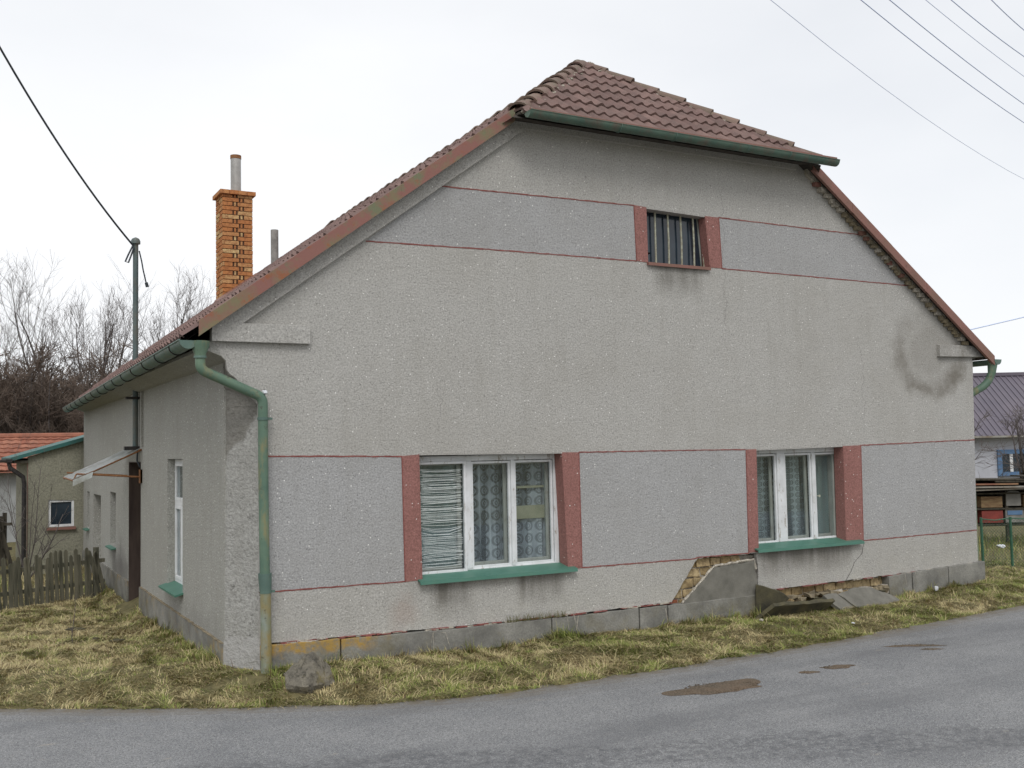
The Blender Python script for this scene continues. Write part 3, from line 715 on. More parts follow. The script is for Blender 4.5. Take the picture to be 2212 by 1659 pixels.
f2 = window([(6.20, 6.655, .862, 1.945, .165), (6.785, 7.235, .862, 1.945, .165), (7.290, 7.700, .862, 1.945, .165)], 6.185, 7.78, z0w - .01, 2.01, [(6.655, 6.785), (7.235, 7.290)], 'w2',
            'three-part white window right of the wide one, with patterned curtains', None)
curtain(2.42, 3.60, .80, 1.98, .295, .018, .17, M['lace'], f1, 1)
curtain(6.15, 7.42, .80, 1.98, .30, .022, .14, M['lace2'], f2, 2)
curtain(7.30, 8.1, .80, 1.98, .275, .008, .3, M['sheer'], f2, 3)
curtain(1.85, 2.5, .80, 1.98, .30, .012, .2, M['sheer'], f1, 4)
# string blind: loose horizontal threads
mb = MB(); rnd = random.Random(3); z = .90
while z < 1.90:
    a = rnd.uniform(-.02, .02); sag = rnd.uniform(-.012, .02) * (2.2 if 1.22 < z < 1.34 else 1); y = .155 + rnd.uniform(-.003, .006)
    xa, xb = 1.885 + rnd.uniform(0, .05), 2.375 - rnd.uniform(0, .03)
    mb.tube([(xa, y, z), (xa * .7 + xb * .3, y, z - sag * .8 + a * .2), (xa * .3 + xb * .7, y, z - sag * .8 + a * .4), (xb, y, z + a * .5)], rnd.uniform(.0014, .0029), 4, cap=False)
    z += rnd.choice([.008, .010, .012, .018]) * (1.6 if 1.22 < z < 1.34 else 1)
mb.build('string_blind', M['thread'], f1)
# two cardboard bands standing behind the right sash
mb = MB(); mb.box(3.0, 3.46, .268, .274, 1.33, 1.47); mb.box(3.0, 3.46, .268, .274, 1.655, 1.68); mb.build('cardboard_strip', M['amber'], f1)
mb = MB(); mb.tube([(7.185, .285, 1.36), (7.215, .26, 1.365)], .008, 8); mb.box(7.165, 7.215, .262, .275, 1.352, 1.372); mb.build('handle', M['black'], f2)
mb = MB(); mb.tube([(7.325, .165, 1.405), (7.325, .135, 1.405), (7.325, .128, 1.405)], [.008, .010, .017], 10); mb.build('knob', M['bar'], f2)
def sill(xa, xb, za, zb, name='window_sill'):
    mb = MB(); t = .012
    prof = [(.16, za + .03), (-.07, za - .015), (-.075, za - .05), (-.066, za - .05), (-.06, za - .028), (.16, za + .015)]
    dz = zb - za; n = len(prof)
    mb.add([(xa, p[0], p[1]) for p in prof] + [(xb, p[0], p[1] + dz) for p in prof], [tuple(range(n)), tuple(range(2 * n - 1, n - 1, -1))] + [(i, (i + 1) % n, n + (i + 1) % n, n + i) for i in range(n)])
    mb.build(name, M['sill'], house)['label'] = 'green painted sheet metal sill'
sill(1.795, 3.60, .826, .822); sill(6.11, 7.86, .845, .842)

# attic window with bars
aw = MB(); bars(aw, 4.70, 5.60, 4.15, 4.80, .13, .17, .03)
fa = aw.build('attic_window', M['wooddark'], house)
mb = MB(); hole_x = (4.74, 4.84, 4.29, 4.345)
plate(mb, [(4.72, 4.16), (5.58, 4.16), (5.58, 4.79), (4.72, 4.79)], [[(4.725, 4.258), (4.735, 4.29), (4.775, 4.305), (4.846, 4.300), (4.80, 4.275), (4.76, 4.255)]], lambda u, v, d: (u, .15 + d, v), .004)
pn = mb.build('pane', M['atticglass'], fa)
for x, dx in ((4.873, .0), (5.056, .004), (5.242, .004), (5.426, .004), (5.575, .0)):
    mb = MB(); mb.tube([(x, .10, 4.78), (x + dx * 2, .10, 4.45), (x + dx, .10, 4.155)], .011, 8, cap=False); mb.build('window_bar', M['bar'], fa)
mb = MB(); mb.prism([(4.665, -.03, 4.150), (4.665, .14, 4.185), (4.665, .14, 4.165), (4.665, -.03, 4.115), (4.665, -.04, 4.115), (4.665, -.04, 4.150)], (.90, 0, 0)); mb.build('attic_sill', M['vergered'], house)

# cornice returns and rake bands
mb = MB(); mb.prism([(.10, -.055, 3.268), (.722, -.055, 3.272), (.722, -.055, 3.098), (-.185, -.055, 3.098), (-.185, -.055, 3.24), (.06, -.055, 3.30)], (0, .06, 0))
mb.prism([(.05, -.052, 3.235), (3.08, -.052, 5.455), (3.03, -.052, 5.60), (2.95, -.052, 5.60), (-.19, -.052, 3.30), (-.19, -.052, 3.24)], (0, .057, 0))
mb.build('left_cornice', M['wall'], house, bevel=.004)
mb = MB(); mb.prism([(9.46, -.055, 3.357), (10.13, -.055, 3.36), (10.40, -.055, 3.21), (9.455, -.055, 3.195)], (0, .06, 0))
mb.box(W - .01, 10.40, -.05, .25, 3.21, 3.30)
mb.build('right_cornice', M['wall'], house, bevel=.004)
mb = MB(); p0 = (7.15, 5.435); p1 = (10.02, 3.385); pts_lo = rag([p0, p1], .05, .004, 31); pts_hi = rag([(7.15, 5.51), (8.0, 4.90), (8.05, 4.86), (10.0, 3.455)], .05, .008, 32)
mb2 = MB()
plate(mb, pts_lo + pts_hi[::-1], [], lambda u, v, d: (u, -.05 + d, v), .055); mb.build('right_rake_band', M['mortar'], house)
mb = MB(); mb.box(3.03, 6.98, -.05, .003, 5.47, 5.60); mb.build('hip_cornice', M['wall'], house)
mb = MB(); mb.box(2.9, 7.1, -.26, -.051, 5.535, 5.56); mb.build('hip_soffit', M['under'], house)  # dark board colour stands in for the shadow under the gutter

# corner: chamfer and little squinch above it
mb = MB(); cz = [-.2 + i * (2.73) / 40 for i in range(41)]; 
A = lambda z: (XL + .02, .0, z); B = lambda z: (0, .30, z); nn = 8
vs = []
for z in cz:
    for j in range(nn + 1):
        t = j / nn; p = [A(z)[k] * (1 - t) + B(z)[k] * t for k in range(3)]
        q = .012 * (mnoise.noise(Vector((p[0] * 7, p[1] * 7, z * 7))) ) * (1 if 0 < j < nn else .3)
        vs.append((p[0] - q - (.012 if z < .36 else 0), p[1] - q, z))
mb.add(vs, [(i * (nn + 1) + j, i * (nn + 1) + j + 1, (i + 1) * (nn + 1) + j + 1, (i + 1) * (nn + 1) + j) for i in range(40) for j in range(nn)])
mb.add([(XL + .02, 0, 2.52), (0, .30, 2.52), (0, .30, 2.69), (0.0, .02, 2.84), (XL + .02, .0, 2.56)], [(0, 1, 2), (0, 2, 4), (4, 2, 3)])
mb.add([(.0, .02, 2.84), (0, .3, 2.69), (0, .3, 3.1), (.0, .02, 3.1)], [(0, 1, 2, 3)])
mb.build('chamfered_corner', M['corner'], house, smooth='auto', fix=False)['label'] = 'chamfered coarse roughcast corner beside the downpipe'

# side wall
sw = [(.30, -.3), (YE, -.3), (YE, 3.0), (.28, 3.0)]
h1 = [(2.24, 2.04), (3.14, 2.04), (3.14, .60), (2.24, .60)]
hd = [(5.06, 2.0), (6.12, 2.0), (6.12, -.13), (5.06, -.13)]
h2 = [(7.43, 1.52), (8.05, 1.52), (8.05, .70), (7.43, .70)]
h3 = [(9.22, 1.42), (10.25, 1.42), (10.25, -.2), (9.22, -.2)]
h4 = [(10.86, 1.44), (11.25, 1.44), (11.25, .78), (10.86, .78)]
mb = MB(); plate(mb, sw, [h1, hd, h2, h3, h4], lambda u, v, d: (d, u, v), .3)
mb.build('side_wall', M['side'], house)['label'] = 'long grey side wall with door and small windows'
mb = MB()
for ya, yb in ((.30, 5.06), (6.12, 9.22), (10.25, YE)):
    n = max(2, int((yb - ya) / .3))
    poly = [(-.022, ya, -.3)] + [(-.022, ya + (yb - ya) * i / n, .35 - .035 * (ya + (yb - ya) * i / n > 5.5) + .004 * math.sin(i * 2.1)) for i in range(n + 1)] + [(-.022, yb, -.3)]
    mb.prism(poly, (.03, 0, 0))
mb.build('side_plinth', M['concrete'], house)
mb = MB(); p = rag([(.33, .352), (5.0, .352)], .1, .004, 12)
for a, b in zip(p[:-1], p[1:]): mb.box(-.026, .0, a[0], b[0], a[1] - .004, a[1] + .005)
mb.build('trim_line', M['rubble'], house)
# back gable, right wall
mb = MB(); plate(mb, [(0.31, -.3), (W, -.3), (W, 3.34), (RX, RZ - .12), (0.31, 3.55)], [], lambda u, v, d: (u, YE + .001 - d, v), .25); mb.build('back_wall', M['side'], house)
mb = MB(); mb.box(W - .3, W, .06, YE - .26, -.3, 3.28); mb.build('far_side_wall', M['wall'], house)
mb = MB(); mb.box(.32, W - .32, .45, YE - .3, 2.6, 2.65, 0); mb.box(.32, W - .32, 3.4, 3.5, -.1, 2.6, 0); mb.box(.32, W - .32, .45, YE - .3, -.2, -.1, 0); mb.build('room_shell', M['room'], house)
# side window
mb = MB()
def sbars(mb, y0, y1, z0, z1, x0, x1, t):
    mb.box(x0, x1, y0, y0 + t, z0, z1); mb.box(x0, x1, y1 - t, y1, z0, z1); mb.box(x0, x1, y0 + t, y1 - t, z0, z0 + t); mb.box(x0, x1, y0 + t, y1 - t, z1 - t, z1)
sbars(mb, 2.245, 3.135, .62, 2.035, .085, .13, .045); mb.box(.08, .13, 2.29, 3.09, 1.50, 1.56)
mb.box(.082, .13, 2.67, 2.72, .66, 1.50)
fs = mb.build('side_window', M['sash'], house, bevel=.004); fs['label'] = 'tall narrow white window in the side wall'
for a, b, c, d in ((2.29, 2.67, .665, 1.5), (2.72, 3.09, .665, 1.5), (2.29, 3.09, 1.56, 1.99)):
    mb = MB(); sbars(mb, a, b, c, d, .075, .10, .035); mb.build('sash', M['sash'], fs, bevel=.003)
    mb = MB(); mb.box(.10, .104, a + .03, b - .03, c + .03, d - .03); mb.build('pane', M['glass'], fs)
mb = MB(); mb.box(.2, .21, 2.25, 3.13, .6, 2.04); mb.build('curtain', M['lace2'], fs)
mb = MB(); mb.prism([(.085, 2.2, .625), (-.09, 2.2, .575), (-.09, 2.2, .555), (.085, 2.2, .60)], (0, 1.0, 0)); mb.build('side_sill', M['sill'], house)
# door, small windows
mb = MB(); mb.box(.24, .29, 5.06, 6.12, -.1, 2.0)
for z in (.15, .62, 1.09): mb.box(.232, .24, 5.2, 5.98, z, z + .36)
dr = mb.build('door', M['greydoor'], house); mb = MB(); mb.tube([(.24, 5.18, .95), (.18, 5.18, .95), (.18, 5.28, .95)], .01, 8); mb.build('handle', M['black'], dr)
mb = MB(); mb.box(.002, .24, 6.105, 6.119, -.1, 2.0); mb.box(.002, .24, 5.06, 6.105, 1.986, 1.999); mb.build('door_lining', M['greydoor'], house)
mb = MB(); mb.box(-.16, .24, 5.0, 6.2, -.2, -.085); mb.build('door_step', M['cement'], house)
mb = MB()
for i in range(9): mb.box(-.15, -.01, 5.05 + i * .1, 5.11 + i * .1, -.088, -.06)
mb.build('foot_grate', M['pvc'], house)['label'] = 'pale ribbed foot grate at the doorstep'
for (ya, yb, za, zb) in ((7.43, 8.05, .70, 1.52), (10.86, 11.25, .78, 1.44)):
    mb = MB(); sbars(mb, ya, yb, za, zb, .18, .22, .04); f_ = mb.build('side_window', M['inner'], house); mb = MB(); mb.box(.2, .204, ya + .03, yb - .03, za + .03, zb - .03); mb.build('pane', M['atticglass'], f_)
    mb = MB(); mb.prism([(.18, ya - .04, za + .01), (-.07, ya - .04, za - .03), (-.07, ya - .04, za - .05), (.18, ya - .04, za - .01)], (0, yb - ya + .08, 0)); mb.build('side_sill', M['sill'], house)
mb = MB(); mb.box(.14, .18, 9.22, 10.25, -.2, 1.42); mb.build('door', M['greyboard'], house)['label'] = 'low grey door near the far end of the side wall'

# eaves cove
mb = MB(); prof = [(.02, 2.93), (-.05, 2.95), (-.14, 2.99), (-.22, 3.02), (-.25, 3.03), (-.25, 3.06), (.02, 3.24)]
mb.prism([(a, .003, b) for a, b in prof], (0, YE - .01, 0)); mb.build('eaves_cove', M['side'], house)
mb = MB(); mb.prism([(W - .02, .07, 3.15), (W + .2, .07, 3.2), (W + .2, .07, 3.32), (W - .02, .07, 3.34)], (0, YE - .1, 0)); mb.build('eaves_cove', M['side'], house)

# ------------------------------------------------------------------ roof
def tile_field(mb, org, U, V, nu, ulen, vlen, keep, per=.15, row=.33, su=6, sv=5, amp=.034, seed=0):
    """wavy tiles: org + u*U + v*V + n*height ; rows step down"""
    rnd = random.Random(seed); U = Vector(U).normalized(); V = Vector(V).normalized(); Nn = U.cross(V).normalized()
    if Nn.z < 0: Nn = -Nn
    org = Vector(org); rows = int(math.ceil(vlen / row)); cols_ = int(math.ceil(ulen / per))
    for r_ in range(rows):
        for c_ in range(cols_):
            tint = rnd.random(); dv = rnd.uniform(-.004, .004); lift = rnd.uniform(0, .004)
            vs = []
            for j in range(sv + 1):
                v = r_ * row + j * row / sv * 1.0 + (dv if j == 0 else 0)
                for i in range(su + 1):
                    u = c_ * per + i * per / su; ph = i / su
                    hgt = amp * (.5 - .5 * math.cos(2 * math.pi * ph)) ** 1.3 + .028 * (1 - j / sv) + lift
                    vs.append(org + U * u + V * v + Nn * hgt)
            base = len(mb.v); fs = []
            for j in range(sv):
                for i in range(su):
                    q = (j * (su + 1) + i, j * (su + 1) + i + 1, (j + 1) * (su + 1) + i + 1, (j + 1) * (su + 1) + i)
                    ctr = (vs[q[0]] + vs[q[2]]) / 2
                    if keep(ctr): fs.append(q)
            if not fs: continue
            # front lip of the tile
            k = len(vs); lipk = keep((vs[0] + vs[su]) / 2)
            for i in range(su + 1): vs.append(vs[i] - Nn * .026)
            if lipk: fs += [(i, k + i, k + i + 1, i + 1) for i in range(su)]
            mb.add(vs, fs, 0, tint)
roofE = None
mb = MB(); th = math.atan(.733)
EX = -.44
hipx_l = lambda z: (z - 3.455) / .733
def keepL(p):   # left slope: cut along the hip and the ridge
    if p.x > RX: return False
    if p.x < hipx_l(HZ): return True
    t = (p.x - hipx_l(HZ)) / (RX - hipx_l(HZ)); return p.y > HY + (AY - HY) * t
tile_field(mb, (EX, -.14, zl(EX)), (0, 1, 0), (1, 0, .733), 0, YE + .28, 6.75, keepL, seed=1, su=6, sv=5)
xr0 = (10.646 - HZ) / .7155
def keepR(p):
    if p.x < RX: return False
    if p.x > xr0: return True
    t = (xr0 - p.x) / (xr0 - RX); return p.y > HY + (AY - HY) * t
tile_field(mb, (10.42, -.14, zr(10.42)), (0, 1, 0), (-1, 0, .7155), 0, YE + .28, 6.75, keepR, seed=2, su=4, sv=3)
xl0 = hipx_l(HZ)
def keepH(p):
    t = (p.z - HZ) / (RZ - HZ); a = xl0 + (RX - xl0) * t; b = xr0 + (RX - xr0) * t; return a < p.x < b and t < 1
tile_field(mb, (xl0 - .02, HY - .03, HZ), (1, 0, 0), (0, AY - HY, RZ - HZ), 0, xr0 - xl0 + .1, 2.5, keepH, seed=3, su=8, sv=6)
def sag(p):
    x, y, z = p; k = max(0, min(1, (RX - x) / 5.4)) if x < RX else 0
    return (x + .011 * y * k ** 2 * (1 if y > 0 else 0), y, z - .011 * max(y, 0) - (.03 * min(1, -x / .44) if x < 0 else 0))
mb.v = [sag(p) for p in mb.v]
roof = mb.build('roof', M['tile'], house, smooth='auto', fix=False); roof['label'] = 'half-hipped roof of brown corrugated tiles'
mb = MB(); e = .03
mb.add([(EX + .02, -.12, zl(EX + .02) - e), (EX + .02, YE + .1, zl(EX + .02) - e), (RX, YE + .1, RZ - e), (RX, AY, RZ - e), (xl0, HY + .03, HZ - e), (xl0 - .1, -.12, zl(xl0 - .1) - e),
        (10.40, -.12, zr(10.40) - e), (10.40, YE + .1, zr(10.40) - e), (xr0, HY + .03, HZ - e), (xr0 + .1, -.12, zr(xr0 + .1) - e)],
       [(0, 1, 2, 3, 4, 5), (6, 9, 8, 3, 2, 7), (4, 3, 8)])
mb.v = [sag(p) for p in mb.v]; mb.build('roof_underlay', M['under'], roof, fix=False)
# hip and ridge caps, each one a piece of its own
def cap(p, q, r, lift=.0, tint=.5, seed=0, name='ridge_tile'):
    p = Vector(p); q = Vector(q); t = (q - p).normalized(); s = t.cross(Vector((0, 0, 1))).normalized(); n = s.cross(t).normalized()
    if n.z < 0: n = -n
    mb = MB(); k = 10; vs = []
    rn = random.Random(seed); rr = r * rn.uniform(.95, 1.05)
    for (c, rad, up) in ((p, rr * 1.12, .024), (p + t * .06, rr * 1.08, .02), (q, rr * .88, .0)):
        for j in range(k + 1):
            a = math.pi * j / k; vs.append(c + s * math.cos(a) * rad + n * (math.sin(a) * rad * .78 + up + lift - rad * .25))
    o = len(vs)
    for j in range(k + 1):
        a = math.pi * j / k; vs.append(p + s * math.cos(a) * (rr * .95) + n * (math.sin(a) * rr * .62 + lift + .024 - rr * .25))
    fs = [(i * (k + 1) + j, i * (k + 1) + j + 1, (i + 1) * (k + 1) + j + 1, (i + 1) * (k + 1) + j) for i in range(2) for j in range(k)]
    fs += [(j, o + j, o + j + 1, j + 1) for j in range(k)]
    mb.add([sag(v) for v in vs], fs, 0, tint); return mb.build(name, M['cap'], roof, smooth='auto', fix=False)
def caps(a, b, n, r=.115, lift=.03, seed=0):
    rn = random.Random(seed); a = Vector(a); b = Vector(b)
    for i in range(n):
        p = a.lerp(b, i / n); q = a.lerp(b, (i + 1.12) / n); jit = Vector((rn.uniform(-.012, .012), rn.uniform(-.012, .012), rn.uniform(-.008, .008)))
        cap(p + jit, q + jit, r, lift, rn.random(), seed * 50 + i)
apex = (RX, AY, RZ)
caps((xl0 + .15, HY + .15, HZ + .085), apex, 9, r=.105, lift=.012, seed=1); caps((xr0 - .02, HY + .04, HZ + .02), apex, 9, r=.105, lift=.012, seed=2)
caps((RX, AY + .02, RZ), (RX, YE + .1, RZ), 28, r=.10, lift=.0, seed=3)
rn = random.Random(8); mb = MB()
def lump(mb, c, s, mi=0):
    vs = []; fs = []; k = 6
    for i in range(4):
        ph = math.pi * i / 3
        for j in range(k):
            a = 2 * math.pi * j / k; rr = s * math.sin(ph) * rn.uniform(.6, 1.3)
            vs.append((c[0] + rr * math.cos(a), c[1] + rr * math.sin(a), c[2] + s * .6 * math.cos(ph) + rn.uniform(-.2, .2) * s))
    for i in range(3):
        for j in range(k): fs.append((i * k + j, i * k + (j + 1) % k, (i + 1) * k + (j + 1) % k, (i + 1) * k + j))
    mb.add(vs, fs, mi)
for i in range(150):
    t = rn.random() ** .8; s = rn.uniform(.012, .035)
    if i < 95: b_ = Vector((xl0, HY, HZ)).lerp(Vector(apex), t) + Vector((rn.uniform(.10, .22), 0, 0))
    else: b_ = Vector((xr0, HY, HZ)).lerp(Vector(apex), t) - Vector((rn.uniform(.10, .24), 0, 0))
    tz = (b_.y - HY) / (AY - HY) * (RZ - HZ) + HZ; lump(mb, (b_.x, b_.y, tz + .035), s)
mb.build('ridge_mortar', M['mortar'], roof)['kind'] = 'stuff'
# verge flashings
mb = MB()
def flash(x0, x1, zf, lo, hi, y, seed):
    mb = MB(); n = 5; t = 0.008
    for i in range(n):
        a = x0 + (x1 - x0) * i / n; b = x0 + (x1 - x0) * (i + 1) / n + (.03 if i < n - 1 else 0); yy = y - .002 * (i % 2)
        mb.prism([(a, yy, zf(a) + lo), (b, yy, zf(b) + lo), (b, yy, zf(b) + hi), (a, yy, zf(a) + hi)], (0, t, 0))
        mb.prism([(a, yy + t, zf(a) + hi - .008), (b, yy + t, zf(b) + hi - .008), (b, yy + t, zf(b) + hi), (a, yy + t, zf(a) + hi)], (0, .07, 0))
        mb.prism([(a, yy + t, zf(a) + lo), (b, yy + t, zf(b) + lo), (b, yy + t, zf(b) + lo + .006), (a, yy + t, zf(a) + lo + .006)], (0, .03, 0))
    return mb
flash(-.32, xl0 + .09, zl, -.095, .045, -.165, 1).build('verge_flashing', M['verge'], roof)['label'] = 'rust and green patina verge flashing on the left rake'
flash(xr0 - .03, 10.44, zr, -.09, .04, -.165, 2).build('verge_flashing', M['vergered'], roof)
mb = MB()
x = xr0 + .1; rnd = random.Random(15)
while x < 10.0:
    L_ = rnd.uniform(.03, .09); mb.box(x, x + L_ + .02, -.065 + rnd.uniform(0, .01), -.01, zr(x) - .155, zr(x) - .105, rnd.choice([0, 1, 1, 3, 3]), rnd.random(), jit=.007); x += L_
mb.build('verge_bedding', [M['vergered'], M['mortar'], M['under'], M['rubble']], roof)

# ------------------------------------------------------------------ gutters and downpipes
def gutter(mb, p, q, r, open_up=Vector((0, 0, 1)), nseg=10, thick=.004):
    p = Vector(p); q = Vector(q); t = (q - p).normalized(); s = t.cross(Vector((0, 0, 1))).normalized(); n = Vector((0, 0, 1))
    L_ = (q - p).length; k = max(2, int(L_ / .5)); vs = []; ring = 2 * (nseg + 1)
    for i in range(k + 1):
        c = p.lerp(q, i / k)
        for rad in (r, r - thick):
            for j in range(nseg + 1):
                a = math.pi + math.pi * j / nseg; vs.append(c + s * math.cos(a) * rad + n * math.sin(a) * rad)
    fs = []
    for i in range(k):
        for h in (0, 1):
            for j in range(nseg):
                o = i * ring + h * (nseg + 1) + j; fs.append((o, o + 1, o + ring + 1, o + ring))
        for j in (0, nseg): fs.append((i * ring + j, (i + 1) * ring + j, (i + 1) * ring + nseg + 1 + j, i * ring + nseg + 1 + j))
    for i in (0, k): fs.append(tuple(i * ring + j for j in range(nseg + 1)))
    mb.add(vs, fs)
def arc_strap(c, t, r, w_=.02):
    mb = MB(); t = Vector(t).normalized(); s = t.cross(Vector((0, 0, 1))).normalized(); pts = [Vector(c) + s * math.cos(a) * r + Vector((0, 0, 1)) * math.sin(a) * r for a in [math.pi + math.pi * j / 12 for j in range(13)]]
    mb.tube(pts, .006, 6); return mb
GY0, GY1 = -.17, 11.75; GX = lambda y: -.41 + .009 * y
mb = MB(); gutter(mb, (GX(GY0), GY0, 3.085), (GX(GY1), GY1, 3.0), .075); mb.tube([(GX(GY0) - .075, GY0, 3.087), (GX(GY1) - .075, GY1, 3.002)], .009, 6)
gl = mb.build('gutter', M['greengutter'], house, smooth='auto', fix=False); gl['label'] = 'green half-round gutter along the left eave'
for i in range(14):
    y = .35 + i * .82; arc_strap((GX(y), y, 3.083 - .0071 * (y + .17)), (0, 1, 0), .079).build('gutter_bracket', M['black'], gl)
mb = MB(); gutter(mb, (2.93, -.385, 5.535), (7.30, -.385, 5.525), .066); mb.tube([(2.93, -.449, 5.537), (7.30, -.449, 5.527)], .008, 6)
gh = mb.build('gutter', [M['hipgutter']], house, smooth='auto', fix=False); gh['label'] = 'dark green gutter below the hip tiles'
mb = MB(); mb.box(2.92, 7.25, -.455, -.443, 5.533, 5.550); mb.build('gutter_lip', M['vergered'], gh)
for x in (4.06, 4.80, 5.85, 6.5): arc_strap((x, -.385, 5.532), (1, 0, 0), .070).build('gutter_bracket', M['greengutter'], gh)
mb = MB(); gutter(mb, (10.50, -.17, 3.17), (10.50, 11.7, 3.14), .075); gr = mb.build('gutter', M['greengutter'], house, smooth='auto', fix=False)
# left downpipe
hx, hy = -.30, -.12
mb = MB(); mb.tube([(hx, hy, 3.085), (hx, hy, 3.04), (hx, hy, 2.975), (hx, hy, 2.945)], [.085, .080, .052, .050], 16, cap=False)
dp = mb.build('downpipe', M['greenpipe'], house, smooth='auto', fix=False)
dp['label'] = 'green patinated downpipe bending round the house corner'
mb = MB(); mb.tube([(hx, hy, 2.955), (hx, hy, 2.935)], .056, 16); mb.build('collar', M['greengutter'], dp, smooth='auto')
def arc(a, b, c, n=5):
    a, b, c = map(Vector, (a, b, c)); return [(a.lerp(b, t)).lerp(b.lerp(c, t), t) for t in [i / n for i in range(n + 1)]]
cx, cy = .262, -.085
path = [(hx, hy, 2.94), (hx, hy, 2.90)] + arc((hx, hy, 2.885), (hx, hy, 2.825), (hx + .08, hy + .005, 2.80)) + arc((cx - .05, cy, 2.615), (cx, cy, 2.59), (cx, cy, 2.53)) + [(cx, cy, 2.0), (cx + .004, cy, 1.4), (cx + .01, cy, 1.0)]
mb = MB(); mb.tube(path, .045, 16, cap=False); mb.build('upper_pipe', M['greenpipe'], dp, smooth='auto', fix=False)
mb = MB(); mb.tube([(cx + .01, cy, 1.01), (cx + .01, cy, .99), (cx + .012, cy, .92), (cx + .014, cy, .85)], [.060, .060, .057, .052], 16, cap=True); mb.build('socket', M['greengutter'], dp, smooth='auto')
mb = MB(); mb.tube([(cx + .014, cy, .86), (cx + .016, cy, .5), (cx + .02, cy, .08)], .048, 16); mb.build('lower_pipe', M['oldpipe'], dp, smooth='auto')
for z, x in ((2.40, cx), (.845, cx + .014)):
    mb = MB(); mb.tube([(x, cy, z - .012), (x, cy, z + .012)], .052, 16); mb.box(x + .05, x + .085, cy - .01, cy + .01, z - .01, z + .01); mb.box(x - .01, x + .01, cy + .05, cy + .11, z - .01, z + .01); mb.build('pipe_clamp', M['greengutter'], dp)
mb = MB(); lump(mb, (cx + .02, cy - .01, 2.64), .035); mb.build('sealant', M['white'], dp)
# right downpipe stub
mb = MB(); mb.tube([(10.47, -.1, 3.15), (10.47, -.1, 3.10), (10.46, -.09, 2.98)] + arc((10.45, -.08, 2.96), (10.44, -.07, 2.88), (10.36, -.02, 2.80)) + [(10.20, .10, 2.68), (10.20, .12, 2.5), (10.20, .12, .3)], [.075, .065] + [.052] * 10, 14, cap=False)
mb.build('downpipe', M['greenpipe'], house, smooth='auto', fix=False)

# ------------------------------------------------------------------ chimney, vent, mast, canopy
CY = 8.75
def xat(px, y):   # world x on plane y for picture column px at chimney height
    return fx(px, 520, y)[0]
cx0, cx1 = xat(481, CY), xat(546, CY); cw = cx1 - cx0
zc0 = fx(510, 655, CY)[1] - .5; zc1 = fx(510, 421, CY)[1]
rn = random.Random(4); mb = MB()
mb.box(cx0 + .012, cx1 - .012, CY + .012, CY + cw - .012, zc0, zc1 - .02, 1)
zz = zc0; k = 0; ch = (fx(510, 421, CY)[1] - fx(510, 620, CY)[1]) / 21.4
while zz < zc1 - .01:
    z1_ = min(zz + ch - .012, zc1); 
    cuts = [0, .545, .59, .665, .71, 1.0] if k % 2 == 0 else [0, .33, .375, .45, .495, 1.0]
    for face in range(4):
        for i in range(0, 5):
            a, b = cuts[i] * cw + (.004 if i else 0), cuts[i + 1] * cw - .004
            if i in (1, 3): continue
            t = rn.random() ** 3; d0 = -.004 + rn.uniform(0, .006) + (.004 if i == 2 else 0)
            if face == 0: mb.box(cx0 + a, cx0 + b, CY + d0, CY + .03, zz, z1_, 0, t)
            elif face == 1: mb.box(cx0 + d0 + .002, cx0 + .03, CY + a, CY + b, zz, z1_, 0, t)
            elif face == 2: mb.box(cx1 - .03, cx1 - d0 - .002, CY + a, CY + b, zz, z1_, 0, t)
            else: mb.box(cx0 + a, cx0 + b, CY + cw - .03, CY + cw - d0, zz, z1_, 0, t)
    zz += ch; k += 1
chim = mb.build('chimney', [M['chimbrick'], M['chimjoint']], house); chim['label'] = 'orange brick chimney behind the roof slope'
mb = MB(); e = .05
for i in range(4): mb.box(cx0 - e + i * (cw + 2 * e) / 4 + .003, cx0 - e + (i + 1) * (cw + 2 * e) / 4 - .003, CY - e, CY + cw + e, zc1 + .002, zc1 + .072, 0, rn.random() ** 2)
mb.build('chimney_crown', M['chimbrick'], chim)
mx_ = (xat(498, CY + cw / 2) + xat(522, CY + cw / 2)) / 2; zt = fx(510, 337, CY + cw / 2)[1]; rr = (xat(523, CY + cw / 2) - xat(499, CY + cw / 2)) / 2 * .92
mb = MB(); mb.tube([(mx_, CY + cw / 2, zc1 + .05), (mx_, CY + cw / 2, zt)], rr, 18, cap=False); mb.tube([(mx_, CY + cw / 2, zt), (mx_, CY + cw / 2, zc1 + .05)], rr * .92, 18, cap=False)
mb.build('flue_pipe', M['fluepipe'], chim, smooth='auto', fix=False)
mb = MB(); mb.tube([(mx_, CY + cw / 2, zt - .06), (mx_, CY + cw / 2, zt + .004)], rr + .006, 18, cap=False); mb.build('flue_rim', M['rust'], chim, fix=False)
mb = MB(); v0 = fx(593, 497, 10.5); mb.tube([(v0[0], 10.5, v0[1] - 1.6), (v0[0], 10.5, v0[1])], .075, 16); mb.build('vent_pipe', M['cement'], house, smooth='auto')['label'] = 'grey cement vent pipe right of the brick chimney'
# flashing at the foot of the chimney
mb = MB(); zq = lambda x: zl(x) - .011 * CY
mb.prism([(cx0 - .15, CY - .28, zq(cx0 - .15) + .05), (cx1 + .05, CY - .28, zq(cx1 + .05) + .05), (cx1 + .05, CY - .01, zq(cx1 + .05) + .09), (cx0 - .15, CY - .01, zq(cx0 - .15) + .09)], (0, 0, -.04)); mb.build('chimney_flashing', M['vergered'], house)

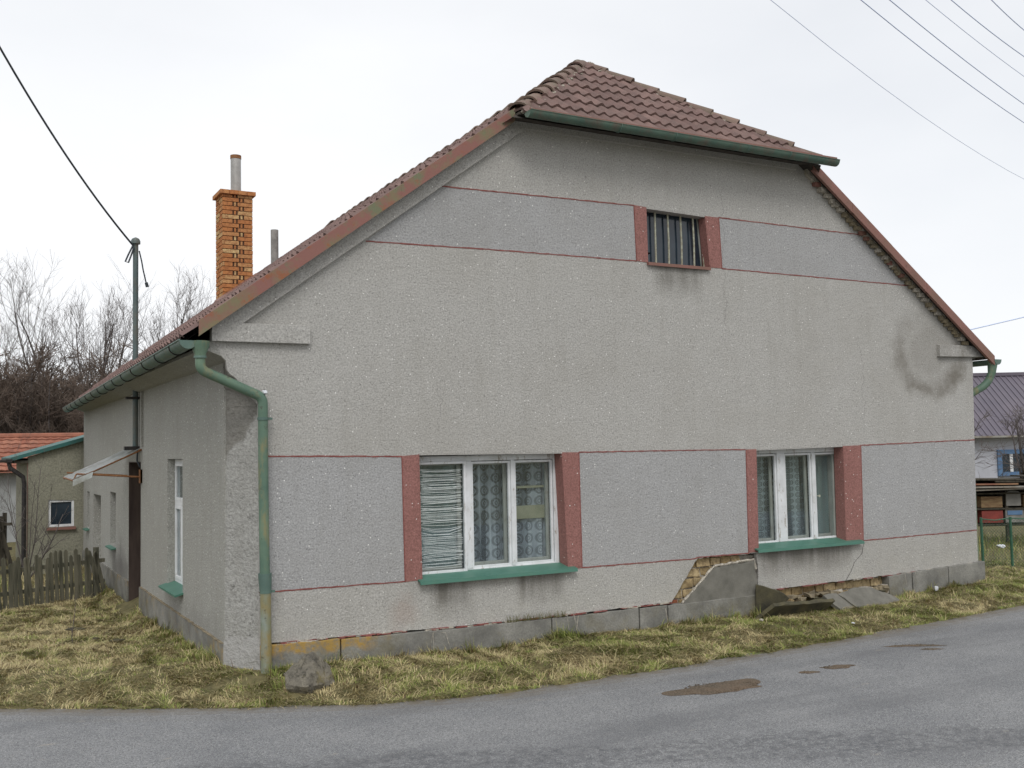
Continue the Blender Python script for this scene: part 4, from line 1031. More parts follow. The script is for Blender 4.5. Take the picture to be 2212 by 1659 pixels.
MX, MY = -.05, 5.2
mb = MB(); mb.tube([(MX, MY, 2.2), (MX, MY, 4.98)], .036, 12); mast = mb.build('cable_mast', M['pole'], house, smooth='auto'); mast['label'] = 'grey steel cable mast rising through the eave'
mb = MB(); mb.tube([(MX, MY, 4.96), (MX, MY, 5.0), (MX, MY, 5.03), (MX, MY, 5.05)], [.062, .062, .048, .01], 12); mb.build('mast_cap', M['pole'], mast, smooth='auto')
mb = MB(); mb.box(MX - .12, MX + .12, MY - .05, MY + .05, 2.845, 2.875); mb.tube([(MX, MY, 2.86), (.02, MY, 2.86)], .015, 6); mb.box(MX - .14, MX + .06, MY - .05, MY + .05, 2.16, 2.21); mb.build('mast_clamp', M['black'], mast)
mb = MB(); mb.tube([(MX - .04, MY - .04, 4.93), (MX - .10, MY - .05, 4.80), (MX - .14, MY - .05, 4.70), (MX - .10, MY - .05, 4.69), (MX - .06, MY - .04, 4.80), (MX - .03, MY - .04, 4.9)], .012, 6)
mb.tube([(MX + .04, MY - .04, 4.86), (MX + .07, MY - .05, 4.72), (MX + .09, MY - .05, 4.60), (MX + .13, MY - .05, 4.42)], .010, 6)
mb.tube([(MX + .13, MY - .05, 4.43), (MX + .145, MY - .05, 4.37)], .022, 8)
mb.build('cable_loop', M['wire'], mast)
mb = MB(); mb.tube([(MX + .03, MY, 2.18), (MX + .02, MY - .02, 2.02), (.0, MY - .06, 1.93)], .012, 6); mb.build('drop_cable', M['wire'], mast)
mb = MB(); mb.box(-.03, -.001, 4.86, 4.905, 2.2, 2.93); mb.build('cable_duct', M['side'], house)

# canopy over the door
cp = MB(); yA, yB = 4.98, 6.25; zt_, zb_ = 2.16, 1.78
for y in (yA, yB): cp.tube([(0, y, zt_), (-.84, y, zb_)], .012, 6)
cp.tube([(-.84, yA, zb_), (-.84, yB, zb_ + .02)], .012, 6); cp.tube([(-.01, yA, zt_), (-.01, yB, zt_)], .014, 6); cp.tube([(0, yA, 1.80), (-.80, yA, 1.865)], .013, 6); cp.tube([(0, yB, 1.80), (-.80, yB, 1.865)], .013, 6)
cp.tube([(-.84, yA, zb_), (-.80, yA, 1.865)], .010, 6); cp.box(-.03, -.001, yA - .05, yA + .05, 1.72, 1.90)
can = cp.build('door_canopy', M['rust'], house); can['label'] = 'slanting door canopy with rusty frame and milky sheet'
mb = MB(); n = 12; vs = []
for i in range(n + 1):
    t = i / n; x = -.02 - .83 * t; z = zt_ - .0 + (zb_ - zt_) * t + .016
    for j in range(25): vs.append((x, yA - .03 + (yB - yA + .06) * j / 24, z + .012 * math.sin(j * 1.4) + .02 * math.sin(3 * t) - .03 * math.sin(math.pi * t)))
mb.add(vs, [(i * 25 + j, i * 25 + j + 1, (i + 1) * 25 + j + 1, (i + 1) * 25 + j) for i in range(n) for j in range(24)])
mb.build('canopy_sheet', M['milky'], can, smooth=True, fix=False)
mb = MB(); mb.prism([(-.845, yA - .02, zb_ + .01), (-.845, yA - .02, zb_ - .07), (-.62, yA - .02, zb_ + .03), (-.60, yA - .02, zb_ + .11)], (0, .004, 0)); mb.build('torn_sheet', M['pvc'], can)
mb = MB(); mb.box(-.025, -.0, 4.93, 5.03, 1.72, 1.9); mb.build('junction_box', M['rust'], house)

# ------------------------------------------------------------------ broken slabs lying at the wall
def slab(name, label, quad, thick, mat, nx_=0):
    mb = MB(); q = [Vector(p) for p in quad]; nr = (q[1] - q[0]).cross(q[-1] - q[0]).normalized()
    pts = []
    rn = random.Random(len(label))
    for i in range(len(q)):
        a, b = q[i], q[(i + 1) % len(q)]; k = max(1, int((b - a).length / .07))
        for j in range(k):
            p = a.lerp(b, j / k)
            if j: p += Vector((rn.uniform(-.01, .01), rn.uniform(-.005, .005), rn.uniform(-.01, .01)))
            pts.append(p)
    mb.prism(pts, nr * thick)
    return tag(mb.build(name, mat), label, 'slab', 'broken plinth slabs at the wall foot')
slab('broken_slab', 'dark mossy slab tipped outward beside the grey render patch', [(6.03, -.10, .43), (6.25, -.24, .355), (6.35, -.30, .27), (6.24, -.20, .13), (6.04, -.05, .02)], .04, M['slabdark'])  # shade of the overhanging face is put into its dark colour
slab('broken_slab', 'long low slab fallen flat against the wall foot, dark front face', [(6.07, -.36, .215), (7.04, -.34, .185), (6.95, -.20, .02), (5.92, -.20, .03)], .045, M['slabdark'])  # dark material adds to the shade of the downward front face
slab('broken_slab', 'large rounded grey slab leaning by the intact right plinth', [(7.27, -.16, .225), (7.60, -.12, .275), (7.90, -.12, .25), (8.14, -.16, .16), (8.30, -.24, .06), (8.0, -.32, .02), (7.55, -.34, .0), (7.38, -.26, .12)], .05, M['slab'])
slab('broken_slab', 'small triangular slab between the long one and the rounded one', [(7.05, -.14, .23), (7.26, -.15, .235), (7.50, -.30, .03), (7.2, -.36, .02), (7.10, -.28, .12)], .045, M['slab'])
def stone(name, label, c, sx, sy, sz, seed, cat='stone', group=None, mat=None, sub=4):
    bm = bmesh.new(); bmesh.ops.create_icosphere(bm, subdivisions=sub, radius=1)
    for v in bm.verts:
        p = v.co.copy(); d = 1 + .30 * mnoise.noise(p * 1.3 + Vector((seed, 0, 0))) + .14 * mnoise.noise(p * 3.1 + Vector((0, seed, 0))) + .12 * mnoise.noise(p * 4.4) + .05 * mnoise.noise(p * 11) - .16 * max(0, .16 - abs(mnoise.noise(p * 2.1 + Vector((9, 2, seed))))) / .16
        # facets
        for k in range(7):
            n = Vector((math.sin(k * 2.4 + seed), math.cos(k * 1.7 + seed * 2), math.sin(k * 3.1 + seed * .7))).normalized(); dd = p.dot(n)
            if dd * d > .62: d *= .62 / (dd * d)
        v.co = Vector((p.x * sx, p.y * sy, p.z * sz)) * d
    me = bpy.data.meshes.new(name); bm.to_mesh(me); bm.free(); me.materials.append(mat or M['stone'])
    o = bpy.data.objects.new(name, me); col.objects.link(o); o.location = c; me.polygons.foreach_set('use_smooth', [True] * len(me.polygons)); me.set_sharp_from_angle(angle=R(22))
    return tag(o, label, cat, group)
stone('boulder', 'grey brown corner boulder beside the foot of the downpipe', (.52, -.60, .12), .24, .20, .285, 3.3)
fl = stone('flagstone', 'flat dark paving stone under the downpipe outlet', (.02, -.16, .055), .34, .16, .03, 5.1, 'flagstone', mat=M['slabdark'], sub=4); fl.rotation_euler[2] = -.15
for k, (x, y, s, lab) in enumerate(((-.86, 4.35, .12, 'dark piece of board lying in the lawn near the doorstep'), (-.63, 2.55, .10, 'broken dark tile lying in the lawn by the side window'), (-.78, 3.05, .06, 'small flat stone lying in the lawn beyond the broken tile'))):
    o = stone('debris', lab, (x, y, float(height(x, y)) + .03), s, s * .5, s * .22, 7 + k, 'debris', mat=M['slabdark'], sub=3)
for x, y, s, lab, cat in ((9.03, -.17, .035, 'crumpled white paper scrap by the right plinth', 'litter'), (6.62, -1.0, .02, 'tiny white scrap lying in the verge grass', 'litter'), (5.62, -.62, .035, 'pale flat wood chip in the grass below the slabs', 'debris')):
    stone('litter', lab, (x, y, float(height(x, y)) + .045), s, s, s * (.9 if cat == 'litter' and s > .03 else .5), x, cat, mat=M['white'] if cat == 'litter' else M['mortar'], sub=3)

# ------------------------------------------------------------------ grass: real blades in one sheet
def grass(name, pts, hmul, seed, green_bias=None, lay=.6):
    rng = np.random.default_rng(seed); n = len(pts); x = pts[:, 0]; y = pts[:, 1]; z = height(x, y) - .006
    cl_ = vn(x, y, .16, 11); cl2 = vn(x, y, .5, 12); cl3 = vn(x, y, .08, 13)
    ln = (.028 + .055 * cl_ ** 1.5 + .03 * cl2 * cl3) * rng.uniform(.5, 1.5, n) * hmul
    ang = vn(x, y, .3, 14) * 12.5 + rng.normal(0, .7, n); lean = np.clip(lay + .38 + rng.normal(0, .3, n) + (cl2 - .5) * .4, .05, 1.25)
    dx = np.cos(ang); dy = np.sin(ang); w_ = rng.uniform(.0016, .0036, n) * (1 + .4 * (y > 3))
    px_ = -dy; py_ = dx
    steps = [(0, 0, 1), (.45, .35, .85), (.8, .8, .55), (1.05, 1.15, .05)]
    V = np.zeros((n, 8, 3))
    for k, (hh, ll, ww) in enumerate(steps):
        up = ln * hh * np.cos(lean * (0.6 + .5 * hh)); out_ = ln * ll * np.sin(lean)
        for s_, sg in ((0, -1), (1, 1)):
            V[:, 2 * k + s_, 0] = x + dx * out_ + px_ * w_ * ww * sg; V[:, 2 * k + s_, 1] = y + dy * out_ + py_ * w_ * ww * sg; V[:, 2 * k + s_, 2] = z + np.maximum(up, .002)
    i0 = (np.arange(n) * 8)[:, None]; q = np.array([[0, 1, 3, 2], [2, 3, 5, 4], [4, 5, 7, 6]]).reshape(-1)
    idx = (i0 + q[None, :]).ravel(); me = bpy.data.meshes.new(name)
    me.vertices.add(n * 8); me.vertices.foreach_set('co', V.ravel()); me.loops.add(len(idx)); me.loops.foreach_set('vertex_index', idx)
    me.polygons.add(n * 3); me.polygons.foreach_set('loop_start', np.arange(0, len(idx), 4)); me.update(calc_edges=True)
    g = vn(x, y, .55, 21) * .45 + vn(x, y, .17, 22) * .3 + rng.random(n) * .32 + (green_bias(x, y) if green_bias else 0)
    A_ = np.array(lin(206, 190, 140)[:3]); B_ = np.array(lin(158, 140, 92)[:3]); G_ = np.array(lin(102, 122, 48)[:3]); G2 = np.array(lin(152, 156, 78)[:3]); D_ = np.array(lin(112, 86, 64)[:3])
    r = rng.random(n)[:, None]; straw = A_ * r + B_ * (1 - r); gr_ = G_ * r + G2 * (1 - r)
    k = np.clip((g - .46) / .12, 0, 1)[:, None]; c = straw * (1 - k) + gr_ * k
    dk = (rng.random(n) < .10)[:, None]; c = np.where(dk, D_, c) * rng.uniform(.75, 1.15, n)[:, None]
    ca = me.color_attributes.new('Col', 'FLOAT_COLOR', 'POINT'); ca.data.foreach_set('color', np.repeat(np.concatenate([c, np.ones((n, 1))], 1), 8, 0).ravel().astype(np.float32))
    me.materials.append(M['grass']); o = bpy.data.objects.new(name, me); col.objects.link(o); return o
rng = np.random.default_rng(1)
def scatter(x0, x1, y0, y1, dens):
    n = int((x1 - x0) * (y1 - y0) * dens); return np.stack([rng.uniform(x0, x1, n), rng.uniform(y0, y1, n)], 1)
P = np.concatenate([scatter(-.2, 5, -1.75, .1, 9000), scatter(5, 11.8, -1.7, .1, 6500), scatter(-3.0, .0, -.9, 3.5, 6500), scatter(-3.4, .0, 3.5, 8.3, 4500), scatter(10.2, 13.5, -1.2, 2.0, 3500)])
d = edge_d(P[:, 0], P[:, 1]) + (vn(P[:, 0], P[:, 1], .12, 3) - .5) * .05 + (vn(P[:, 0], P[:, 1], .5, 8) - .5) * .07
ok = (d > .03) & ~((P[:, 0] > .2) & (P[:, 1] > -.045) & (P[:, 0] < 10.2)) & ~((P[:, 0] > -.03) & (P[:, 1] > .27) & (P[:, 0] < 10.2)) & ~((P[:, 0] > -.03) & (P[:, 0] + P[:, 1] * .85 > .22) & (P[:, 0] < .26) & (P[:, 1] > 0))
ok &= ~((np.abs(P[:, 0] - .50) < .17) & (np.abs(P[:, 1] + .62) < .13)) & ~((np.hypot((P[:, 0] - .02) / .30, (P[:, 1] + .16) / .13) < 1) & (rng.random(len(P)) < .9))
ok &= ~((P[:, 0] > -.18) & (P[:, 1] > 5.0) & (P[:, 1] < 6.2))
ok &= rng.random(len(P)) < .45 + .9 * vn(P[:, 0], P[:, 1], .22, 31)
P = P[ok]; d = d[ok]
def gb(x, y):
    e = edge_d(x, y); return np.where(e < .12, .22, 0) + np.where((y > -.5) & (y < .1) & (x > .5), .10, -.02) + np.where(x < -.1, -.02, 0) + np.where(x > 10.2, .15, 0) + .10 * (vn(x, y, 1.3, 44) - .5)
tag(grass('grass', P, .62, 2, gb), 'short matted dry and green grass around the house', 'grass', kind='stuff')
PL_ = P[rng.random(len(P)) < .13]
tag(grass('long_straw', PL_, 1.7, 12, lambda x, y: -.22, 1.0), 'long dry straw lying flat over the turf', 'grass', kind='stuff')
# taller green and dead tufts along the wall foot
cs = np.concatenate([np.stack([rng.uniform(.6, 10, 46), rng.uniform(-.14, -.05, 46)], 1), np.stack([rng.uniform(-.16, -.04, 22), rng.uniform(.4, 5, 22)], 1), np.array([[.36, -.12], [.40, -.16], [.33, -.2], [.72, -.62], [.30, -.50], [-.06, .2], [5.95, -.12], [6.0, -.15], [-.1, 7.6], [-.15, 7.5]])])
pts = np.concatenate([c + rng.normal(0, .035, (70, 2)) * np.array([1.6, .5]) for c in cs])
tag(grass('grass_tufts', pts, 1.55, 5, lambda x, y: .07, .35), 'taller tufts of grass along the foot of the walls', 'grass', kind='stuff')
# grass growing out of the plinth joint
def joint_tuft(x0, x1, z, n, seed, nm, lab):
    rn = random.Random(seed); mb = MB()
    for i in range(n):
        x = rn.uniform(x0, x1); a = rn.uniform(-.5, .5); L_ = rn.uniform(.03, .09); zz = topz(x) - .01; y = -.03 - rn.uniform(0, .02)
        mb.add([(x - .0018, y, zz), (x + .0018, y, zz), (x + a * L_ * .5 + .001, y - .01, zz + L_ * .6), (x + a * L_, y - .02, zz + L_)], [(0, 1, 2), (0, 2, 3)], 0, rn.random())
    return tag(mb.build(nm, M['jt'], fix=False), lab, 'grass', kind='stuff')
M['jt'] = simple('joint_grass', lin(92, 98, 52), lin(128, 118, 76), 30, .8)
joint_tuft(2.75, 3.45, .3, 260, 1, 'joint_grass', 'grass sprouting from the joint above the plinth')
# dry stalks hanging over the plinth
mb = MB()
for x, z, s in ((1.95, .30, -1), (2.02, .29, 1), (3.42, .33, 1), (3.5, .33, 1), (3.62, .30, -1), (4.72, .27, .3), (8.55, .42, .2), (8.74, .42, .1)):
    rn = random.Random(int(x * 100))
    for k in range(2): mb.tube([(x, -.035, z), (x + .03 * s, -.075, z + .01), (x + rn.uniform(.03, .09) * s, -.10, z - rn.uniform(.08, .2))], [.003, .0025, .001], 4)
tag(mb.build('dry_stalks', M['mortar']), 'dry plant stalks hanging from the plinth joint', 'plant', kind='stuff')

# ------------------------------------------------------------------ trees
def limb(out, p, d, L, r0, r1, n, rnd, up=.12, jit=.12):
    pts = [Vector(p)]; rs = [r0]; d = Vector(d).normalized()
    for i in range(n):
        d = (d + Vector((rnd.gauss(0, jit), rnd.gauss(0, jit), rnd.gauss(0, jit) + up))).normalized(); pts.append(pts[-1] + d * L / n); rs.append(r0 + (r1 - r0) * (i + 1) / n)
    out.append((pts, rs)); return pts, rs, d
def sample(pts, rs, t):
    k = t * (len(pts) - 1); i = min(int(k), len(pts) - 2); f = k - i; return pts[i].lerp(pts[i + 1], f), rs[i] + (rs[i + 1] - rs[i]) * f, (pts[i + 1] - pts[i]).normalized()
def side(d, ang, rnd):
    a = d.orthogonal().normalized(); a.rotate(Matrix.Rotation(rnd.uniform(0, 6.283), 3, d)); return (d * math.cos(ang) + a * math.sin(ang)).normalized()
def tree_meshes(seed, H, r, nl=12, nb=8, ntw=7, up=.14, first=.3, spread=.65, twigr=.008, lean=0, fork=True, lvl4=True):
    rnd = random.Random(seed); T = []; Cw = []
    tp, tr, td = limb(T, (0, 0, -.1), (lean, 0, 1), H * .86, r, r * .12, 10, rnd, .06, .06)
    stems = [(tp, tr)]
    if fork:
        for _ in range(2):
            p, rr, dd = sample(tp, tr, rnd.uniform(.28, .5)); q = limb(T, p, side(dd, rnd.uniform(.35, .6), rnd), H * rnd.uniform(.45, .55), rr * .7, r * .08, 8, rnd, .22, .08); stems.append(q[:2])
    for sp, sr in stems:
        for i in range(nl):
            t = first + (1 - first) * (i + rnd.random()) / nl; t = min(t, .99)
            p, rr, dd = sample(sp, sr, t); L1 = H * (.34 * (1 - t) + .13) * rnd.uniform(.7, 1.25)
            lp, lr, ld = limb(T if L1 > H * .2 else Cw, p, side(dd, rnd.uniform(spread * .7, spread * 1.3), rnd), L1, max(rr * .5, twigr * 2), twigr * 1.1, 6, rnd, up, .13)
            for j in range(nb):
                p2, r2, d2 = sample(lp, lr, rnd.uniform(.15, 1)); L2 = L1 * rnd.uniform(.25, .5)
                bp_, br_, bd = limb(Cw, p2, side(d2, rnd.uniform(.4, .9), rnd), L2, max(r2 * .6, twigr * 1.2), twigr * .8, 4, rnd, up * .8, .16)
                for k in range(ntw):
                    p3, r3, d3 = sample(bp_, br_, rnd.uniform(.1, 1)); limb(Cw, p3, side(d3, rnd.uniform(.35, .9), rnd), L2 * rnd.uniform(.3, .7), twigr * .8, twigr * .45, 2, rnd, up * .6, .15)
    def mk(lst, n, nm, mat):
        mb = MB()
        for pts, rs in lst: mb.tube(pts, rs, n if rs[0] > .03 else 3, cap=False)
        me = bpy.data.meshes.new(nm); me.from_pydata(mb.v, [], mb.f); me.materials.append(mat); me.polygons.foreach_set('use_smooth', [True] * len(me.polygons)); return me
    return mk(T, 7, 'trunk', M['bark']), mk(Cw, 3, 'crown', M['twig'])
def place_tree(protos, k, base, s, rz, label, group, sz=None, name='bare_tree', cat='tree', crownmat=None):
    root = empty(name, base, label, cat, group); root.rotation_euler = (0, 0, rz); root.scale = (s, s, sz or s)
    for nm, me in zip(('trunk', 'crown'), protos[k]):
        c = bpy.data.objects.new(nm, me); col.objects.link(c); c.parent = root
    return root
poplar = [tree_meshes(11, 11, .17, 10, 6, 5, .2, .40, .62, .0055), tree_meshes(12, 11, .16, 9, 6, 6, .22, .38, .6, .0055), tree_meshes(13, 11, .15, 10, 6, 5, .18, .42, .65, .0055, lean=.06)]
G = 'tall bare trees beyond the house'
def gp(px, depth):
    p = at(px, 950, depth); return (float(p[0]), float(p[1]), -.1)
def hgt(py, depth, px): return float(at(px, py, depth)[2]) + .1
tl = [(-55, 500, 40, 0, 1.0, 'large bare tree at the left picture edge, only its right branches showing'), (98, 528, 40, 1, 2.2, 'tall bare tree second from the left, forked high above the orange roof'),
      (178, 560, 44, 2, 4.0, 'slim bare tree between the tall forked one and the cable mast'), (228, 548, 41, 0, 5.5, 'bare tree just left of the cable mast with curved forks'),
      (345, 545, 42, 1, 3.6, 'bare tree just right of the cable mast'), (398, 585, 45, 2, .7, 'bare tree midway between the mast and the brick chimney'), (452, 590, 46, 0, 2.6, 'bare tree closest to the brick chimney, half hidden by the roof'),
      (40, 610, 48, 2, 1.7, 'smaller bare tree behind the leftmost pair')]
for px, py, dpt, k, rz, lab in tl:
    h = hgt(py, dpt, px); place_tree(poplar, k, gp(px, dpt), h / 12.7, rz, lab, G, sz=h / 12.4)
def scrub_mesh(seed, H):
    rnd = random.Random(seed); T = []; Cw = []
    for sidx in range(5):
        a = rnd.uniform(0, 6.28); tp, tr, td = limb(T, (math.cos(a) * .5, math.sin(a) * .5, -.1), (math.cos(a) * .22, math.sin(a) * .22, 1), H * rnd.uniform(.65, .95), .06, .012, 8, rnd, .1, .1)
        for i in range(15):
            p, rr, dd = sample(tp, tr, rnd.uniform(.22, .98)); lp, lr, ld = limb(Cw, p, side(dd, rnd.uniform(.5, 1.1), rnd), H * rnd.uniform(.12, .28), .018, .010, 4, rnd, .06, .22)
            for j in range(12):
                p2, r2, d2 = sample(lp, lr, rnd.uniform(.1, 1)); b = limb(Cw, p2, side(d2, rnd.uniform(.4, 1.2), rnd), H * rnd.uniform(.05, .12), .011, .008, 2, rnd, .03, .25)
                for k in range(2): limb(Cw, b[0][1], side(d2, rnd.uniform(.4, 1.3), rnd), H * rnd.uniform(.03, .07), .009, .006, 1, rnd, .0, .2)
    res = []
    for lst, n, nm, mat in ((T, 5, 'trunk', M['bark']), (Cw, 3, 'crown', M['scrub'])):
        mb = MB()
        for pts, rs in lst: mb.tube(pts, rs, n if rs[0] > .03 else 3, cap=False)
        me = bpy.data.meshes.new(nm); me.from_pydata(mb.v, [], mb.f); me.materials.append(mat); res.append(me)
    return res
scrub = [scrub_mesh(21, 6.5), scrub_mesh(22, 6.5)]
rn = random.Random(77)
for i in range(40):
    px = -70 + (i * 37 % 40) * 14.2 + rn.uniform(-8, 8); dpt = 35 + (i % 4) * 3 + rn.uniform(-1, 1); top = rn.uniform(750, 808) + (25 if 150 < px < 300 else 0)
    h = hgt(top, dpt, px); place_tree(scrub, i % 2, gp(px, dpt), h / 6.2, rn.uniform(0, 6.28), 'tangled brown bare scrub tree in the dense thicket behind the orange roof', 'scrub trees of the thicket', name='scrub_tree')

# ------------------------------------------------------------------ annex, tiled outbuilding, fences on the left
an = empty('annex', (0.3, 13.0, -.1), 'low olive plastered annex with green lean-to roof at the far end of the house', 'outbuilding')
aw0 = [(-.955, -.3), (3, -.3), (3, 3.25), (0, 2.40), (-.955, 2.09)]; hw = [(-.60, .765), (-.147, .745), (-.15, 1.255), (-.597, 1.275)]
mb = MB(); plate(mb, aw0, [hw], lambda u, v, d: (u, 12.0 + d, v), .2); mb.box(-.955, -.80, 12.2, 16, -.3, 2.07); mb.build('wall', M['annexwall'], an)
mb = MB()
xa, xb = -1.25, 3.2; sl = .325
mb.prism([(xa, 11.9, 2.42 + xa * .28 + .02), (xb, 11.9, 2.46 + xb * .28 + .02), (xb, 11.9, 2.46 + xb * .28 - .06), (xa, 11.9, 2.42 + xa * .28 - .05)], (0, 4.3, 0)); mb.build('roof', M['greenmetal'], an)
mb = MB(); mb.box(-1.22, -.96, 11.95, 16, 1.98, 2.03); mb.build('soffit', M['wooddark'], an)
mb = MB(); bars(mb, -.60, -.148, .757, 1.268, 12.02, 12.06, .045); fw_ = mb.build('window', M['frame'], an); mb = MB(); mb.box(-.56, -.19, 12.05, 12.055, .80, 1.23); mb.build('pane', M['atticglass'], fw_)
mb = MB(); mb.box(-.63, -.12, 11.93, 12.03, .70, .75); mb.build('sill', M['vergered'], an)
mb = MB(); gutter(mb, (-1.28, 11.85, 2.06), (-1.28, 16, 2.04), .06); mb.build('gutter', M['black'], an, fix=False)
mb = MB(); mb.tube([(-1.28, 11.95, 2.0), (-1.26, 11.95, 1.9), (-1.04, 11.95, 1.72), (-1.02, 11.95, 1.6), (-1.02, 11.95, -.1)], .042, 10); mb.build('downpipe', M['black'], an, smooth='auto')
mb = MB(); mb.box(-.965, -.955, 12.0, 12.1, -.3, 2.0); mb.build('corner_board', M['vergered'], an)

ob = empty('outbuilding', (-2, 22, -.1), 'long outbuilding with orange plain tile roof behind the annex', 'outbuilding')
mb = MB(); mb.box(-14, 5, 20.3, 24.5, -.4, 1.82); mb.build('wall', M['fargrey'], ob)
mb = MB(); tile_field(mb, (-14.2, 20.0, 1.74), (1, 0, 0), (0, 1, .375), 0, 19.4, 2.6, lambda p: p.x > -5 and p.x < 6, per=.22, row=.33, su=4, sv=1, amp=.02, seed=5)
mb.add([(-14.2, 19.95, 1.70), (5.2, 19.95, 1.70), (5.2, 22.4, 2.60), (-14.2, 22.4, 2.60), (5.2, 24.8, 1.70), (-14.2, 24.8, 1.70)], [(0, 1, 2, 3), (3, 2, 4, 5), (1, 4, 2), (0, 3, 5)], 0, .4)
rf = mb.build('roof', M['orangetile'], ob, fix=False)
mb = MB(); mb.tube([(-14.2, 22.4, 2.66), (5.2, 22.4, 2.66)], .1, 8); mb.build('ridge', M['orangetile'], rf)

def pickets(name, a, b, n, z0, hgt_, wd, mat, label, seed, lean=0, zr_=(.2, .5), tip=True, yoff=0):
    a = Vector(a); b = Vector(b); rn = random.Random(seed); L_ = (b - a).length; ang = math.atan2(b.y - a.y, b.x - a.x)
    root = empty(name, tuple(a), label, 'fence')
    for i in range(n):
        t = i / (n - 1); p = a.lerp(b, t); zb = float(height(p.x, p.y)) - .05; h = hgt_ * rn.uniform(.9, 1.08); ln_ = lean + rn.gauss(0, .035)
        if i >= n - 2: ln_ = -.26
        w_ = wd * rn.uniform(.85, 1.1); prof = [(-w_ / 2, 0), (w_ / 2, 0), (w_ / 2, h - .03), (w_ * .28, h - .006), (0, h), (-w_ * .28, h - .006), (-w_ / 2, h - .03)] if tip else [(-w_ / 2, 0), (w_ / 2, 0), (w_ / 2, h), (-w_ / 2, h)]
        Mx = Matrix.Translation((p.x, p.y, zb)) @ Matrix.Rotation(ang, 4, 'Z') @ Matrix.Rotation(ln_, 4, 'Y')
        mb = MB(); mb.prism([Mx @ Vector((q[0], -.028, q[1])) for q in prof], Mx.to_3x3() @ Vector((0, .018, 0))); mb.build('picket', mat, root)
    for z in zr_:
        mb = MB(); za = float(height(a.x, a.y)); zb = float(height(b.x, b.y)); mb.prism([(a.x, a.y, za + z), (b.x, b.y, zb + z), (b.x, b.y, zb + z + .06), (a.x, a.y, za + z + .06)], (-.03 * math.sin(ang), .03 * math.cos(ang), 0)); mb.build('rail', mat, root)
    for t in (0.03, .5, .97):
        p = a.lerp(b, t); mb = MB(); zb = float(height(p.x, p.y)); mb.box(p.x - .04, p.x + .04, p.y + .03, p.y + .11, zb - .1, zb + hgt_ * .95); mb.build('post', mat, root)
    return root
pickets('picket_fence', (-4.4, 6.15, 0), (-.10, 7.86, 0), 62, 0, .78, .056, M['wood'], 'weathered grey picket fence leaning against the house side wall', 3, -.07, (.14, .46))
pickets('board_fence', (-5.6, 14.2, 0), (-1.12, 14.0, 0), 44, 0, 1.12, .09, M['wooddark'], 'dark old board fence behind, left of the annex', 4, 0, (.3, .8), True)

# saplings and bushes
def sticks(name, label, cat, base, stems, seed, mat, group=None):
    rnd = random.Random(seed); L0 = []
    for (dx, dy, dz, L_, r_, nb) in stems:
        p, r2, d2 = limb(L0, base, (dx, dy, dz), L_, r_, r_ * .35, 9, rnd, .05, .07)
        for i in range(nb):
            q, rr, dd = sample(p, r2, rnd.uniform(.25, 1)); b = limb(L0, q, side(dd, rnd.uniform(.4, .9), rnd), L_ * rnd.uniform(.2, .5), rr * .6, rr * .25, 5, rnd, .05, .12)
            for j in range(3): limb(L0, b[0][rnd.randint(1, 4)], side(dd, rnd.uniform(.4, 1), rnd), L_ * rnd.uniform(.08, .2), rr * .35, rr * .2, 3, rnd, .03, .15)
    mb = MB()
    for pts, rs in L0: mb.tube(pts, rs, 5, cap=False)
    return tag(mb.build(name, mat, smooth=True, fix=False), label, cat, group)
sticks('sapling', 'thin dark sapling stick standing alone in the lawn', 'sapling', (-1.02, 3.0, .0), [(-.12, .1, 1, .55, .006, 2)], 3, M['bark'])
sticks('bare_bush', 'bare bush with one thick curved branch in front of the annex', 'bush', (-1.02, 10.8, -.1), [(.5, 0, .8, 1.3, .018, 6), (.15, .1, 1, 2.0, .012, 7), (-.3, 0, 1, 1.5, .011, 7), (.0, -.2, 1, 1.8, .010, 6), (.3, .2, .8, 1.2, .009, 5), (-.15, .1, 1, 2.1, .010, 6)], 6, M['bark'])
sticks('bare_bush', 'bare thorny bush at the left picture edge before the board fence', 'bush', (-1.9, 12.6, -.1), [(.3, 0, 1, 1.6, .014, 9), (-.3, 0, 1, 1.6, .012, 8), (.5, -.1, .8, 1.2, .011, 8), (.1, .2, 1, 1.9, .012, 9), (.6, .1, .7, 1.0, .010, 7)], 9, M['bark'])
# long grass and brush between the picket fence and the annex
rng = np.random.default_rng(9); bp2 = np.stack([rng.uniform(-3, 0, 2500), rng.uniform(8.0, 11.5, 2500)], 1)
tag(grass('tall_grass', bp2, 3.0, 8, lambda x, y: -.1, .35), 'long dry grass behind the picket fence', 'grass', kind='stuff')

